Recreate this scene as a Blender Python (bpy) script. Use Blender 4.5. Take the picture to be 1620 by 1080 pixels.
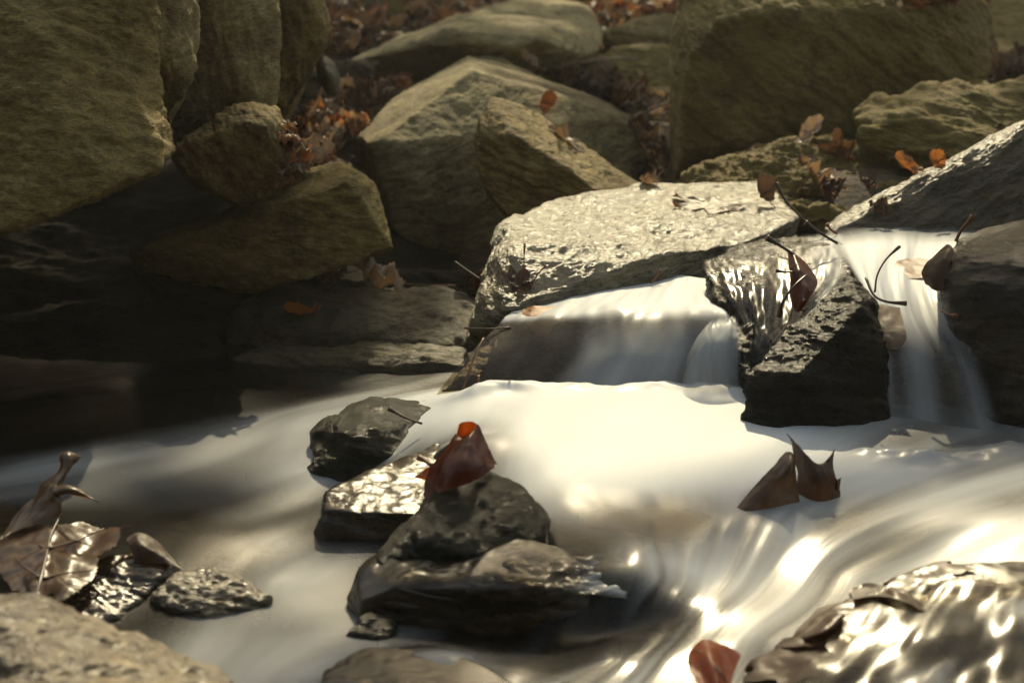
import bpy, bmesh, math, random
import numpy as np
from mathutils import Vector, Matrix, Euler
random.seed(7); RNG = np.random.RandomState(11)
S = bpy.context.scene; COL = S.collection
for o in list(bpy.data.objects): bpy.data.objects.remove(o)
# ------------------------------------------------------------------ camera
F = 3375.0; PITCH = math.radians(11.5); CZ = 0.45
cam = bpy.data.objects.new('camera', bpy.data.cameras.new('camera')); COL.objects.link(cam)
cam.location = (0, 0, CZ); cam.rotation_euler = (math.radians(90) - PITCH, 0, 0)
cam.data.sensor_width = 36; cam.data.lens = 36 * F / 1620
cam.data.clip_start = 0.02; cam.data.clip_end = 400
cam.data.dof.use_dof = True; cam.data.dof.focus_distance = 1.85; cam.data.dof.aperture_fstop = 11
S.camera = cam
# ------------------------------------------------------------------ world, sun, exposure
SUN_EL, SUN_AZ = math.radians(37), math.radians(6)      # azimuth measured from +Y (straight behind the scene) to +X
w = bpy.data.worlds.new('World'); S.world = w; w.use_nodes = True
nt = w.node_tree; bg = nt.nodes['Background']; sky = nt.nodes.new('ShaderNodeTexSky')
sky.sky_type = 'NISHITA'; sky.sun_disc = False; sky.sun_elevation = SUN_EL; sky.sun_rotation = SUN_AZ
sky.dust_density = 3.0
nt.links.new(sky.outputs[0], bg.inputs[0]); bg.inputs[1].default_value = 0.145
sl = bpy.data.lights.new('sun', 'SUN'); sl.energy = 2.7; sl.angle = math.radians(0.6); sl.color = (1.0, 0.95, 0.86)
sun = bpy.data.objects.new('sun', sl); COL.objects.link(sun)
sd = Vector((math.sin(SUN_AZ) * math.cos(SUN_EL), math.cos(SUN_AZ) * math.cos(SUN_EL), math.sin(SUN_EL)))
sun.location = sd * 30; sun.rotation_euler = sd.to_track_quat('Z', 'Y').to_euler()
S.view_settings.view_transform = 'Standard'; S.view_settings.look = 'None'
S.view_settings.exposure = 0.68; S.view_settings.gamma = 1
S.view_settings.use_white_balance = True
S.view_settings.white_balance_temperature = 9300; S.view_settings.white_balance_tint = 1
S.render.engine = 'CYCLES'
S.cycles.transparent_max_bounces = 16
# ------------------------------------------------------------------ geometry helpers
CA, SA = math.cos(PITCH), math.sin(PITCH)
def ray(px, py):
    a = (px - 810) / F; b = -(py - 540) / F
    return Vector((a, CA + b * SA, -SA + b * CA))
def P(px, py, Y):                     # a measured point of the photograph at forward distance Y
    d = ray(px, py); t = Y / d.y
    return Vector((d.x * t, Y, CZ + d.z * t))
def Q(px, py, z):                     # the same at height z
    d = ray(px, py); t = (z - CZ) / d.z
    return Vector((d.x * t, d.y * t, z))
PERM = RNG.permutation(256); PERM = np.concatenate([PERM, PERM, PERM])
GR = RNG.normal(size=(256, 3)); GR /= np.linalg.norm(GR, axis=1)[:, None]
def pn(p):
    i = np.floor(p).astype(int); f = p - i; i &= 255
    u = f * f * f * (f * (f * 6 - 15) + 10); r = 0
    for a in (0, 1):
        wx = u[:, 0] if a else 1 - u[:, 0]
        for b in (0, 1):
            wy = u[:, 1] if b else 1 - u[:, 1]
            for c in (0, 1):
                wz = u[:, 2] if c else 1 - u[:, 2]
                h = PERM[PERM[PERM[(i[:, 0] + a) & 255] + ((i[:, 1] + b) & 255)] + ((i[:, 2] + c) & 255)]
                g = GR[h]
                r = r + wx * wy * wz * (g[:, 0] * (f[:, 0] - a) + g[:, 1] * (f[:, 1] - b) + g[:, 2] * (f[:, 2] - c))
    return r * 1.6
def fbm(p, n=4, gain=.5):
    r = 0; a = 1.0
    for k in range(n):
        r = r + a * pn(p * 2.03 ** k + 17.3 * k); a *= gain
    return r
def ridged(p, n=3):
    r = 0; a = 1.0
    for k in range(n):
        r = r + a * (1 - 2 * np.abs(pn(p * 2.1 ** k + 9.1 * k))); a *= .5
    return r
def mesh_np(name, V, Fc, mat, parent=None, smooth=True, origin=None, attrs=None):
    V = np.asarray(V, float); Fc = np.asarray(Fc, int)
    o0 = np.array(origin if origin is not None else (0, 0, 0), float)
    me = bpy.data.meshes.new(name); k = Fc.shape[1]
    me.vertices.add(len(V)); me.vertices.foreach_set('co', (V - o0).astype(np.float32).ravel())
    me.loops.add(Fc.size); me.loops.foreach_set('vertex_index', Fc.ravel().astype(np.int32))
    me.polygons.add(len(Fc)); me.polygons.foreach_set('loop_start', np.arange(0, Fc.size, k, dtype=np.int32))
    me.polygons.foreach_set('use_smooth', np.full(len(Fc), smooth))
    me.update(calc_edges=True)
    for an, (ty, dat) in (attrs or {}).items():
        at = me.attributes.new(an, ty, 'POINT')
        at.data.foreach_set('value' if ty == 'FLOAT' else ('color' if ty == 'FLOAT_COLOR' else 'vector'), np.asarray(dat, np.float32).ravel())
    if mat: me.materials.append(mat)
    o = bpy.data.objects.new(name, me); COL.objects.link(o); o.location = o0
    if parent:
        o.parent = parent; o.location = Vector(o0) - parent.location
    return o
def tag(o, label=None, cat=None, group=None, kind=None):
    if label: o['label'] = label
    if cat: o['category'] = cat
    if group: o['group'] = group
    if kind: o['kind'] = kind
    return o
_cs = {}
def cubesphere(n):
    if n in _cs: return _cs[n]
    g = np.tan(np.linspace(-1, 1, n + 1) * math.pi / 4); a, b = np.meshgrid(g, g, indexing='ij'); a = a.ravel(); b = b.ravel(); o = np.ones_like(a)
    V = []; Fc = []
    idx = np.arange((n + 1) ** 2).reshape(n + 1, n + 1)
    q = np.stack([idx[:-1, :-1], idx[1:, :-1], idx[1:, 1:], idx[:-1, 1:]], -1).reshape(-1, 4)
    for k, m in enumerate(((o, a, b), (-o, b, a), (b, o, a), (a, -o, b), (a, b, o), (b, a, -o))):
        V.append(np.stack(m, 1)); Fc.append(q + k * (n + 1) ** 2)
    V = np.concatenate(V); Fc = np.concatenate(Fc)
    u, inv = np.unique(np.round(V, 6), axis=0, return_inverse=True); inv = np.asarray(inv).ravel()
    Fc = inv[Fc]; u /= np.linalg.norm(u, axis=1)[:, None]
    _cs[n] = (u, Fc); return _cs[n]
def vnorm(V, Fc):
    n = np.cross(V[Fc[:, 2]] - V[Fc[:, 0]], V[Fc[:, 3]] - V[Fc[:, 1]])
    r = np.zeros_like(V)
    for c in range(4):
        for a in range(3): r[:, a] += np.bincount(Fc[:, c], n[:, a], len(V))
    return r / (np.linalg.norm(r, axis=1)[:, None] + 1e-12)
def hull_planes(pts):
    bm = bmesh.new()
    for p in pts: bm.verts.new(p)
    bmesh.ops.convex_hull(bm, input=list(bm.verts)); bm.normal_update()
    c = sum((Vector(p) for p in pts), Vector()) / len(pts); pl = []
    for f in bm.faces:
        n = f.normal.copy(); h = n.dot(f.verts[0].co - c)
        if h < 0: n = -n; h = -h
        if f.calc_area() < 1e-9 or h < 1e-5: continue
        for q, hq in pl:
            if q.dot(n) > .996 and abs(hq - h) < .06 * h: break
        else: pl.append((n, h))
    bm.free(); return c, pl
def lathe_frame(nrm):
    n = Vector(nrm).normalized(); a = n.orthogonal().normalized(); b = n.cross(a)
    return np.array([a, b, n])
nrock = 0
def rock(name, label, cat, mat, front, back=.25, shrink=.88, extra=(), p=26, n=70, amp=1.0, terr=1.0, fine=1.0, bed=(.2, .3, 1), group=None, warp=.03, down=0, chips=12, dents=()):
    """front: outline and ridge points (px, py, Y). back: how far the body runs away from the viewer."""
    global nrock; nrock += 1
    cx = sum(q[0] for q in front) / len(front); cy = sum(q[1] for q in front) / len(front)
    pts = [P(*q) for q in front] + [P(*q) for q in extra]
    if back: pts += [P(cx + (a - cx) * shrink, cy + (b - cy) * shrink, Y + back) for a, b, Y in front]
    if down: pts += [Vector((q.x, q.y, q.z - down)) for q in pts]
    c, pl = hull_planes(pts)
    rc = np.random.RandomState(nrock * 13 + 1); A0 = np.array([list(q) for q in pts]) - np.array(c)
    for k in range(chips):
        v = rc.normal(size=3); v /= np.linalg.norm(v); pl.append((Vector(v), float((A0 @ v).max()) * rc.uniform(.88, .97)))
    A = np.array([list(q) for q in pts]); e = (A.max(0) - A.min(0)) / 2; size = float(np.mean(e))
    D, Fc = cubesphere(n); d = D * e; d /= np.linalg.norm(d, axis=1)[:, None]
    sd_ = nrock * 7.77
    d = d + warp * np.stack([fbm(D * 2.2 + sd_ + k * 31, 3) for k in range(3)], 1)
    N = np.array([list(q[0]) for q in pl]); H = np.array([q[1] for q in pl])
    t = np.maximum(d @ N.T / H, 0); tm = t.max(1)[:, None]; t = 1 / (tm[:, 0] * ((t / tm) ** (p * 2)).sum(1) ** (.5 / p))
    V = np.array(c) + d * t[:, None]
    R = lathe_frame(bed)
    q = (V @ R.T) * np.array([1, 1, 2.6])
    s = size
    nn = vnorm(V, Fc)
    dsp = amp * s * .055 * fbm(q / (s * .9) + sd_, 4, .5)
    tn = pn(q / (s * 1.1) + sd_ + 50) * 1.6; fl = np.floor(tn); fr = tn - fl
    st = fl + np.clip((fr - .5) * 6 + .5 + .4 * pn(q / (s * .25)), 0, 1)
    dsp += terr * s * .016 * (st - tn * .6)
    V = V + nn * dsp[:, None]
    for a, b, Y, rad, vec in dents:
        cc = np.array(list(P(a, b, Y))); g_ = np.exp(-((V - cc) ** 2).sum(1) / rad ** 2); V = V + g_[:, None] * np.array(vec)
    nn = vnorm(V, Fc); q = (V @ R.T) * np.array([1, 1, 2.0])
    dsp = fine * (.0016 * ridged(q / .07 + sd_, 2) + .0026 * fbm(q * np.array([.6, 1, 1.3]) / .026 + sd_, 4, .66))
    V = V + nn * dsp[:, None]
    o = mesh_np(name, V, Fc, mat, origin=(c.x, c.y, V[:, 2].min()))
    return tag(o, label, cat, group)
def cr(pts, t):                       # catmull-rom over rows of an array, t in 0..len-1
    n = len(pts); i = np.clip(np.floor(t).astype(int), 0, n - 2); f = t - i
    g = lambda k: pts[np.clip(k, 0, n - 1)]
    ext = np.concatenate([[2 * pts[0] - pts[1]], pts, [2 * pts[-1] - pts[-2]]])
    p0, p1, p2, p3 = ext[i], ext[i + 1], ext[i + 2], ext[i + 3]
    f = f.reshape((-1,) + (1,) * (pts.ndim - 1))
    return .5 * (2 * p1 + (p2 - p0) * f + (2 * p0 - 5 * p1 + 4 * p2 - p3) * f ** 2 + (3 * p1 - p0 - 3 * p2 + p3) * f ** 3)
def patch(rows, nu, nv, conv=None):   # rows x cols of 3-D points -> smooth (nv+1, nu+1, 3)
    G = np.array([[list((conv or (lambda *a: P(*a)))(*q)) for q in r] for r in rows], float)
    G = cr(G, np.linspace(0, G.shape[0] - 1, nv + 1))
    G = np.swapaxes(cr(np.swapaxes(G, 0, 1).copy(), np.linspace(0, G.shape[1] - 1, nu + 1)), 0, 1)
    return G
def gfaces(nv, nu):
    idx = np.arange((nv + 1) * (nu + 1)).reshape(nv + 1, nu + 1)
    return np.stack([idx[:-1, :-1], idx[:-1, 1:], idx[1:, 1:], idx[1:, :-1]], -1).reshape(-1, 4)
def tube(name, pts, radii, mat, parent=None, seg=8, sub=6):
    A = cr(np.array([list(q) for q in pts]), np.linspace(0, len(pts) - 1, sub * (len(pts) - 1) + 1))
    r = np.interp(np.linspace(0, 1, len(A)), np.linspace(0, 1, len(radii)), radii)
    T = np.gradient(A, axis=0); T /= np.linalg.norm(T, axis=1)[:, None] + 1e-12
    u = np.cross(T, (0.3, 1, .2)); u /= np.linalg.norm(u, axis=1)[:, None] + 1e-12; v = np.cross(T, u)
    th = np.arange(seg) * 2 * math.pi / seg; V = []
    for k in range(len(A)): V.append(A[k] + r[k] * (np.cos(th)[:, None] * u[k] + np.sin(th)[:, None] * v[k]))
    V = np.concatenate(V + [A[:1], A[-1:]]); m = len(A); Fc = []
    for k in range(m - 1):
        for s_ in range(seg): s2 = (s_ + 1) % seg; Fc.append((k * seg + s_, k * seg + s2, (k + 1) * seg + s2, (k + 1) * seg + s_))
    for s_ in range(seg):
        s2 = (s_ + 1) % seg; Fc.append((m * seg, s2, s_, s_)); Fc.append((m * seg + 1, (m - 1) * seg + s_, (m - 1) * seg + s2, (m - 1) * seg + s2))
    # the end fans are triangles
    me = bpy.data.meshes.new(name); o0 = Vector(A[0])
    me.from_pydata([tuple(x - A[0]) for x in V], [], [f if len(set(f)) == 4 else tuple(dict.fromkeys(f)) for f in Fc])
    me.polygons.foreach_set('use_smooth', [True] * len(me.polygons)); me.materials.append(mat)
    o = bpy.data.objects.new(name, me); COL.objects.link(o); o.location = o0
    if parent: o.parent = parent; o.location = o0 - parent.location
    return o
# ------------------------------------------------------------------ materials
def newmat(name):
    m = bpy.data.materials.new(name); m.use_nodes = True; t = m.node_tree; t.nodes.clear()
    out = t.nodes.new('ShaderNodeOutputMaterial'); return m, t, out
def nd(t, typ, **kw):
    n = t.nodes.new(typ)
    for k, v in kw.items():
        if k in n.inputs: n.inputs[k].default_value = v
        else: setattr(n, k, v)
    return n
def ramp(t, stops, src):
    r = t.nodes.new('ShaderNodeValToRGB'); e = r.color_ramp.elements
    while len(e) < len(stops): e.new(.5)
    for k, (p_, c) in enumerate(stops): e[k].position = p_; e[k].color = (*c, 1) if len(c) == 3 else c
    t.links.new(src, r.inputs[0]); return r
def mapr(t, src, a, b, c, d):
    m = t.nodes.new('ShaderNodeMapRange'); m.inputs[1].default_value = a; m.inputs[2].default_value = b
    m.inputs[3].default_value = c; m.inputs[4].default_value = d; t.links.new(src, m.inputs[0]); return m.outputs[0]
def stone(name, c1, c2, c3, moss=0.0, mosscol=(.05, .06, .018), rough=.8, rvar=.1, scale=1.0, bump=1.0, spec=.35, wet=0.0, rot=(.3, .2, 0), stretch=(1, 1, 2.2), sparkle=0):
    c1, c2, c3, mosscol = [(a * 1.16, b * 1.06, c * .80) for a, b, c in (c1, c2, c3, mosscol)]
    m, t, out = newmat(name); L = t.links.new
    tc = nd(t, 'ShaderNodeTexCoord'); mp = nd(t, 'ShaderNodeMapping'); L(tc.outputs['Object'], mp.inputs[0])
    mp.inputs['Rotation'].default_value = rot; mp.inputs['Scale'].default_value = tuple(s * scale for s in stretch)
    big = nd(t, 'ShaderNodeTexNoise', Scale=7, Detail=5, Roughness=.6); L(mp.outputs[0], big.inputs[0])
    med = nd(t, 'ShaderNodeTexNoise', Scale=75, Detail=9, Roughness=.68, Distortion=.35); L(mp.outputs[0], med.inputs[0])
    fin = nd(t, 'ShaderNodeTexNoise', Scale=230, Detail=5, Roughness=.65); L(mp.outputs[0], fin.inputs[0])
    spk = nd(t, 'ShaderNodeTexVoronoi', Scale=160); L(mp.outputs[0], spk.inputs[0])
    rb = ramp(t, [(.32, c1), (.5, c2), (.68, c3)], big.outputs[0])
    rm = ramp(t, [(.3, (.45, .42, .36)), (.5, (.95, .95, .95)), (.72, (1.5, 1.48, 1.4))], med.outputs[0])
    rf = ramp(t, [(.3, (.6, .58, .55)), (.55, (1, 1, 1)), (.75, (1.4, 1.38, 1.3))], fin.outputs[0])
    m1 = nd(t, 'ShaderNodeMixRGB', blend_type='MULTIPLY'); m1.inputs[0].default_value = 1; L(rb.outputs[0], m1.inputs[1]); L(rm.outputs[0], m1.inputs[2])
    m2 = nd(t, 'ShaderNodeMixRGB', blend_type='MULTIPLY'); m2.inputs[0].default_value = .8; L(m1.outputs[0], m2.inputs[1]); L(rf.outputs[0], m2.inputs[2])
    sn = nd(t, 'ShaderNodeTexNoise', Scale=4.5 * scale, Detail=6, Roughness=.7, Distortion=1.2); L(tc.outputs['Object'], sn.inputs[0])
    rs_ = ramp(t, [(.36, (.42, .38, .32)), (.47, (.92, .9, .86)), (.62, (1.08, 1.06, 1.0)), (.72, (1.4, 1.38, 1.28))], sn.outputs[0])
    m4 = nd(t, 'ShaderNodeMixRGB', blend_type='MULTIPLY'); m4.inputs[0].default_value = .85; L(m2.outputs[0], m4.inputs[1]); L(rs_.outputs[0], m4.inputs[2])
    col = m4.outputs[0]
    if moss > 0:
        mn = nd(t, 'ShaderNodeTexNoise', Scale=11, Detail=9, Roughness=.7); L(tc.outputs['Object'], mn.inputs[0])
        mk = mapr(t, mn.outputs[0], .62 - .3 * moss, .72 - .3 * moss, 0, .85)
        m3 = nd(t, 'ShaderNodeMixRGB'); L(mk, m3.inputs[0]); L(col, m3.inputs[1])
        mm = nd(t, 'ShaderNodeMixRGB', blend_type='MULTIPLY'); mm.inputs[0].default_value = .7; mm.inputs[1].default_value = (*mosscol, 1); L(rf.outputs[0], mm.inputs[2])
        L(mm.outputs[0], m3.inputs[2]); col = m3.outputs[0]
    b = nd(t, 'ShaderNodeBsdfPrincipled'); L(col, b.inputs['Base Color'])
    L(mapr(t, med.outputs[0], .3, .7, max(.04, rough - rvar), min(1, rough + rvar)), b.inputs['Roughness'])
    b.inputs['Specular IOR Level'].default_value = spec
    if wet: b.inputs['Coat Weight'].default_value = wet; b.inputs['Coat Roughness'].default_value = .12
    b1 = nd(t, 'ShaderNodeBump', Strength=min(1, .9 * bump), Distance=.0065); L(med.outputs[0], b1.inputs['Height'])
    b2 = nd(t, 'ShaderNodeBump', Strength=min(1, .75 * bump), Distance=.002); L(fin.outputs[0], b2.inputs['Height']); L(b1.outputs[0], b2.inputs['Normal'])
    if sparkle:
        b3 = nd(t, 'ShaderNodeBump', Strength=sparkle, Distance=.002); L(spk.outputs[0], b3.inputs['Height']); L(b2.outputs[0], b3.inputs['Normal']); b2 = b3
    L(b2.outputs[0], b.inputs['Normal'])
    if wet: L(b2.outputs[0], b.inputs['Coat Normal'])
    L(b.outputs[0], out.inputs[0]); return m
M = {}
M['olive'] = stone('olive_schist', (.19, .145, .065), (.27, .215, .10), (.35, .29, .15), moss=.25, mosscol=(.19, .155, .06), bump=1.3)
M['olive2'] = stone('brown_schist', (.17, .13, .065), (.24, .19, .10), (.30, .245, .14), moss=.15, mosscol=(.15, .12, .05), rot=(.2, 1.2, .3))
M['warm'] = stone('warm_ochre_schist', (.26, .20, .095), (.36, .285, .14), (.44, .365, .20), moss=.15, mosscol=(.22, .18, .07))
M['amber'] = stone('amber_stone_under_water', (.08, .052, .028), (.15, .105, .06), (.24, .18, .11), rough=.4, spec=.3)
M['grey'] = stone('grey_lichen_schist', (.17, .135, .075), (.26, .215, .13), (.38, .33, .22), moss=.1, rot=(1.3, .2, .3), scale=1.1)
M['pale'] = stone('pale_schist', (.20, .175, .11), (.27, .24, .16), (.34, .31, .22), bump=.8)
M['moss'] = stone('mossy_schist', (.16, .12, .05), (.22, .17, .07), (.28, .22, .105), moss=.6, mosscol=(.17, .14, .045), bump=1.3)
M['dark'] = stone('shade_black_cavity_stone', (.010, .009, .007), (.017, .015, .011), (.028, .024, .018), rough=.9, spec=.1, bump=.8)  # near-black colour stands in for the shade of the hollow and gaps
M['darkslab'] = stone('dark_damp_schist', (.045, .042, .029), (.08, .072, .05), (.13, .118, .085), rough=.6, rvar=.15, moss=.1, mosscol=(.04, .045, .02), stretch=(1, 1, 3))
M['glint'] = stone('sunlit_silver_schist', (.13, .115, .075), (.19, .17, .115), (.26, .235, .165), rough=.30, rvar=.1, bump=1.7, spec=1.0)
M['wet'] = stone('wet_black_stone', (.006, .006, .0045), (.011, .010, .007), (.022, .020, .013), rough=.27, rvar=.1, spec=.14, moss=.25, mosscol=(.015, .015, .006), wet=0, bump=.8)
M['wetmoss'] = stone('wet_algae_stone', (.005, .006, .003), (.009, .011, .005), (.024, .024, .013), rough=.2, rvar=.08, spec=.16, moss=.4, mosscol=(.010, .014, .004), wet=0, bump=1.2)
M['wetbrown'] = stone('wet_brown_stone', (.009, .006, .004), (.019, .013, .008), (.040, .028, .016), rough=.22, rvar=.08, spec=.3, wet=0, bump=.8)
M['film'] = stone('stone_under_water_film', (.012, .009, .005), (.026, .018, .010), (.06, .042, .022), rough=.15, rvar=.06, spec=.45, wet=0, bump=.25)
M['granite'] = stone('speckled_foreground_stone', (.11, .075, .04), (.20, .145, .085), (.34, .27, .18), rough=.32, rvar=.12, bump=1.3, spec=.7, sparkle=1, scale=.75)
M['edge'] = stone('wet_dark_edge_schist', (.055, .045, .025), (.09, .075, .04), (.14, .12, .07), rough=.36, rvar=.1, bump=1.0, spec=.8, moss=.3, mosscol=(.07, .06, .02))
M['glitter'] = stone('glittering_wet_gneiss', (.07, .05, .025), (.13, .10, .055), (.24, .20, .13), rough=.24, rvar=.08, bump=1.4, spec=.7, sparkle=.9, wet=.5)
M['grit'] = stone('smooth_grey_cobble', (.10, .10, .09), (.13, .13, .12), (.17, .165, .15), bump=.4)

def ground_mat():
    m, t, out = newmat('leafy_soil'); L = t.links.new
    tc = nd(t, 'ShaderNodeTexCoord')
    v = nd(t, 'ShaderNodeTexVoronoi', Scale=26); L(tc.outputs['Object'], v.inputs[0])
    n = nd(t, 'ShaderNodeTexNoise', Scale=60, Detail=6, Roughness=.7); L(tc.outputs['Object'], n.inputs[0])
    bw = nd(t, 'ShaderNodeSeparateColor'); L(v.outputs['Color'], bw.inputs[0])
    r = ramp(t, [(0, (.035, .022, .012)), (.4, (.09, .05, .025)), (.7, (.16, .09, .045)), (1, (.22, .15, .09))], bw.outputs[0])
    r2 = ramp(t, [(.3, (.4, .4, .4)), (.7, (1.2, 1.2, 1.2))], n.outputs[0])
    x = nd(t, 'ShaderNodeMixRGB', blend_type='MULTIPLY'); x.inputs[0].default_value = 1; L(r.outputs[0], x.inputs[1]); L(r2.outputs[0], x.inputs[2])
    b = nd(t, 'ShaderNodeBsdfPrincipled', Roughness=.85); L(x.outputs[0], b.inputs['Base Color'])
    bu = nd(t, 'ShaderNodeBump', Strength=1, Distance=.02); L(n.outputs[0], bu.inputs['Height']); L(bu.outputs[0], b.inputs['Normal'])
    L(b.outputs[0], out.inputs[0]); return m
M['ground'] = ground_mat()
M['bed'] = stone('stream_bed_gravel', (.015, .011, .007), (.03, .022, .013), (.055, .042, .025), rough=.5, bump=1.5, scale=.8)

def leafmat(name, c1, c2, trans=.45, rough=.5, spec=.4, wet=0.0, bump=.5):
    m, t, out = newmat(name); L = t.links.new
    tc = nd(t, 'ShaderNodeTexCoord'); n = nd(t, 'ShaderNodeTexNoise', Scale=45, Detail=6, Roughness=.65); L(tc.outputs['Object'], n.inputs[0])
    n2 = nd(t, 'ShaderNodeTexNoise', Scale=400, Detail=3); L(tc.outputs['Object'], n2.inputs[0])
    r = ramp(t, [(.3, c1), (.68, c2)], n.outputs[0])
    b = nd(t, 'ShaderNodeBsdfPrincipled', Roughness=rough); L(r.outputs[0], b.inputs['Base Color']); b.inputs['Specular IOR Level'].default_value = spec
    if wet: b.inputs['Coat Weight'].default_value = wet; b.inputs['Coat Roughness'].default_value = .1
    tr = nd(t, 'ShaderNodeBsdfTranslucent'); g = nd(t, 'ShaderNodeMixRGB', blend_type='MULTIPLY'); g.inputs[0].default_value = 1
    g.inputs[2].default_value = (1.25, 1.05, .8, 1); L(r.outputs[0], g.inputs[1]); L(g.outputs[0], tr.inputs[0])
    bu = nd(t, 'ShaderNodeBump', Strength=bump, Distance=.0015); L(n.outputs[0], bu.inputs['Height'])
    bu2 = nd(t, 'ShaderNodeBump', Strength=bump * .6, Distance=.0004); L(n2.outputs[0], bu2.inputs['Height']); L(bu.outputs[0], bu2.inputs['Normal'])
    L(bu2.outputs[0], b.inputs['Normal'])
    x = nd(t, 'ShaderNodeMixShader'); x.inputs[0].default_value = trans; L(b.outputs[0], x.inputs[1]); L(tr.outputs[0], x.inputs[2]); L(x.outputs[0], out.inputs[0]); return m
LM = {
 'tan': leafmat('dry_tan_leaf', (.16, .105, .065), (.34, .24, .16), trans=.3),
 'brown': leafmat('dry_brown_leaf', (.07, .04, .024), (.17, .10, .06), trans=.3),
 'rust': leafmat('rust_leaf', (.15, .055, .025), (.28, .11, .05), trans=.35),
 'orange': leafmat('orange_leaf', (.34, .12, .03), (.50, .22, .07), trans=.45),
 'dark': leafmat('dark_brown_leaf', (.045, .022, .012), (.10, .05, .025)),
 'red': leafmat('dark_red_leaf', (.07, .012, .005), (.19, .035, .010), trans=.5, rough=.35, spec=.5),
 'wetbrown': leafmat('wet_brown_leaf', (.05, .024, .011), (.13, .066, .034), trans=.2, rough=.36, spec=.4, wet=0, bump=.12),
 'wetwarm': leafmat('damp_warm_brown_leaf', (.06, .028, .012), (.16, .085, .038), trans=.3, rough=.35, spec=.5, bump=.2),
 'wetgrey': leafmat('wet_grey_brown_leaf', (.07, .042, .022), (.15, .095, .052), trans=.2, rough=.35, spec=.5, wet=.3),
 'redorange': leafmat('red_orange_leaf', (.30, .045, .008), (.42, .085, .015), trans=.35, rough=.4),
 'paleleaf': leafmat('pale_leaf', (.30, .21, .14), (.50, .38, .27), trans=.3),
}
def plain(name, c, rough=.5, spec=.4):
    m, t, out = newmat(name); b = nd(t, 'ShaderNodeBsdfPrincipled', Roughness=rough); b.inputs['Specular IOR Level'].default_value = spec
    n = nd(t, 'ShaderNodeTexNoise', Scale=150, Detail=3); tc = nd(t, 'ShaderNodeTexCoord'); t.links.new(tc.outputs['Object'], n.inputs[0])
    r = ramp(t, [(.3, tuple(k * .6 for k in c)), (.7, tuple(k * 1.3 for k in c))], n.outputs[0]); t.links.new(r.outputs[0], b.inputs['Base Color'])
    t.links.new(b.outputs[0], out.inputs[0]); return m
M['stem'] = plain('leaf_stem', (.20, .075, .035)); M['darkstem'] = plain('dark_leaf_stem', (.07, .035, .025), .35)
M['twig'] = plain('grey_twig', (.16, .13, .10)); M['bark'] = plain('bark', (.09, .07, .05), .9, .2)

def water_mat():
    m, t, out = newmat('silky_stream_water'); L = t.links.new
    fa = nd(t, 'ShaderNodeAttribute', attribute_name='foam'); fl = nd(t, 'ShaderNodeAttribute', attribute_name='flow')
    ed = nd(t, 'ShaderNodeAttribute', attribute_name='cover')
    n1 = nd(t, 'ShaderNodeTexNoise', Scale=1, Detail=2, Roughness=.45); L(fl.outputs['Vector'], n1.inputs[0])
    n2 = nd(t, 'ShaderNodeTexNoise', Scale=3.1, Detail=2, Roughness=.5); L(fl.outputs['Vector'], n2.inputs[0])
    a = nd(t, 'ShaderNodeMath', operation='MULTIPLY_ADD'); L(n1.outputs[0], a.inputs[0]); a.inputs[1].default_value = .9; a.inputs[2].default_value = -.45
    a2 = nd(t, 'ShaderNodeMath', operation='MULTIPLY_ADD'); L(n2.outputs[0], a2.inputs[0]); a2.inputs[1].default_value = .25; a2.inputs[2].default_value = -.125
    s = nd(t, 'ShaderNodeMath', operation='ADD'); L(a.outputs[0], s.inputs[0]); L(a2.outputs[0], s.inputs[1])
    s2 = nd(t, 'ShaderNodeMath', operation='ADD', use_clamp=True); L(s.outputs[0], s2.inputs[0]); L(fa.outputs['Fac'], s2.inputs[1])
    s3 = nd(t, 'ShaderNodeMapRange', interpolation_type='SMOOTHSTEP'); s3.inputs[1].default_value = .08; s3.inputs[2].default_value = 1.0; L(s2.outputs[0], s3.inputs[0]); s2 = s3
    milk = nd(t, 'ShaderNodeBsdfPrincipled', Roughness=.58); milk.inputs['Base Color'].default_value = (.50, .525, .54, 1); milk.inputs['Specular IOR Level'].default_value = .3
    bu = nd(t, 'ShaderNodeBump', Strength=.25, Distance=.004); L(s.outputs[0], bu.inputs['Height']); L(bu.outputs[0], milk.inputs['Normal'])
    gl = nd(t, 'ShaderNodeBsdfGlossy', Roughness=.22); L(bu.outputs[0], gl.inputs['Normal'])
    tr = nd(t, 'ShaderNodeBsdfTransparent'); tr.inputs[0].default_value = (.46, .40, .28, 1)
    fr = nd(t, 'ShaderNodeFresnel', IOR=1.33); L(bu.outputs[0], fr.inputs['Normal'])
    clear = nd(t, 'ShaderNodeMixShader'); L(fr.outputs[0], clear.inputs[0]); L(tr.outputs[0], clear.inputs[1]); L(gl.outputs[0], clear.inputs[2])
    x = nd(t, 'ShaderNodeMixShader'); L(s2.outputs[0], x.inputs[0]); L(clear.outputs[0], x.inputs[1]); L(milk.outputs[0], x.inputs[2])
    air = nd(t, 'ShaderNodeBsdfTransparent'); y = nd(t, 'ShaderNodeMixShader'); L(ed.outputs['Fac'], y.inputs[0]); L(air.outputs[0], y.inputs[1]); L(x.outputs[0], y.inputs[2])
    L(y.outputs[0], out.inputs[0]); return m
M['water'] = water_mat()
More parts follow.
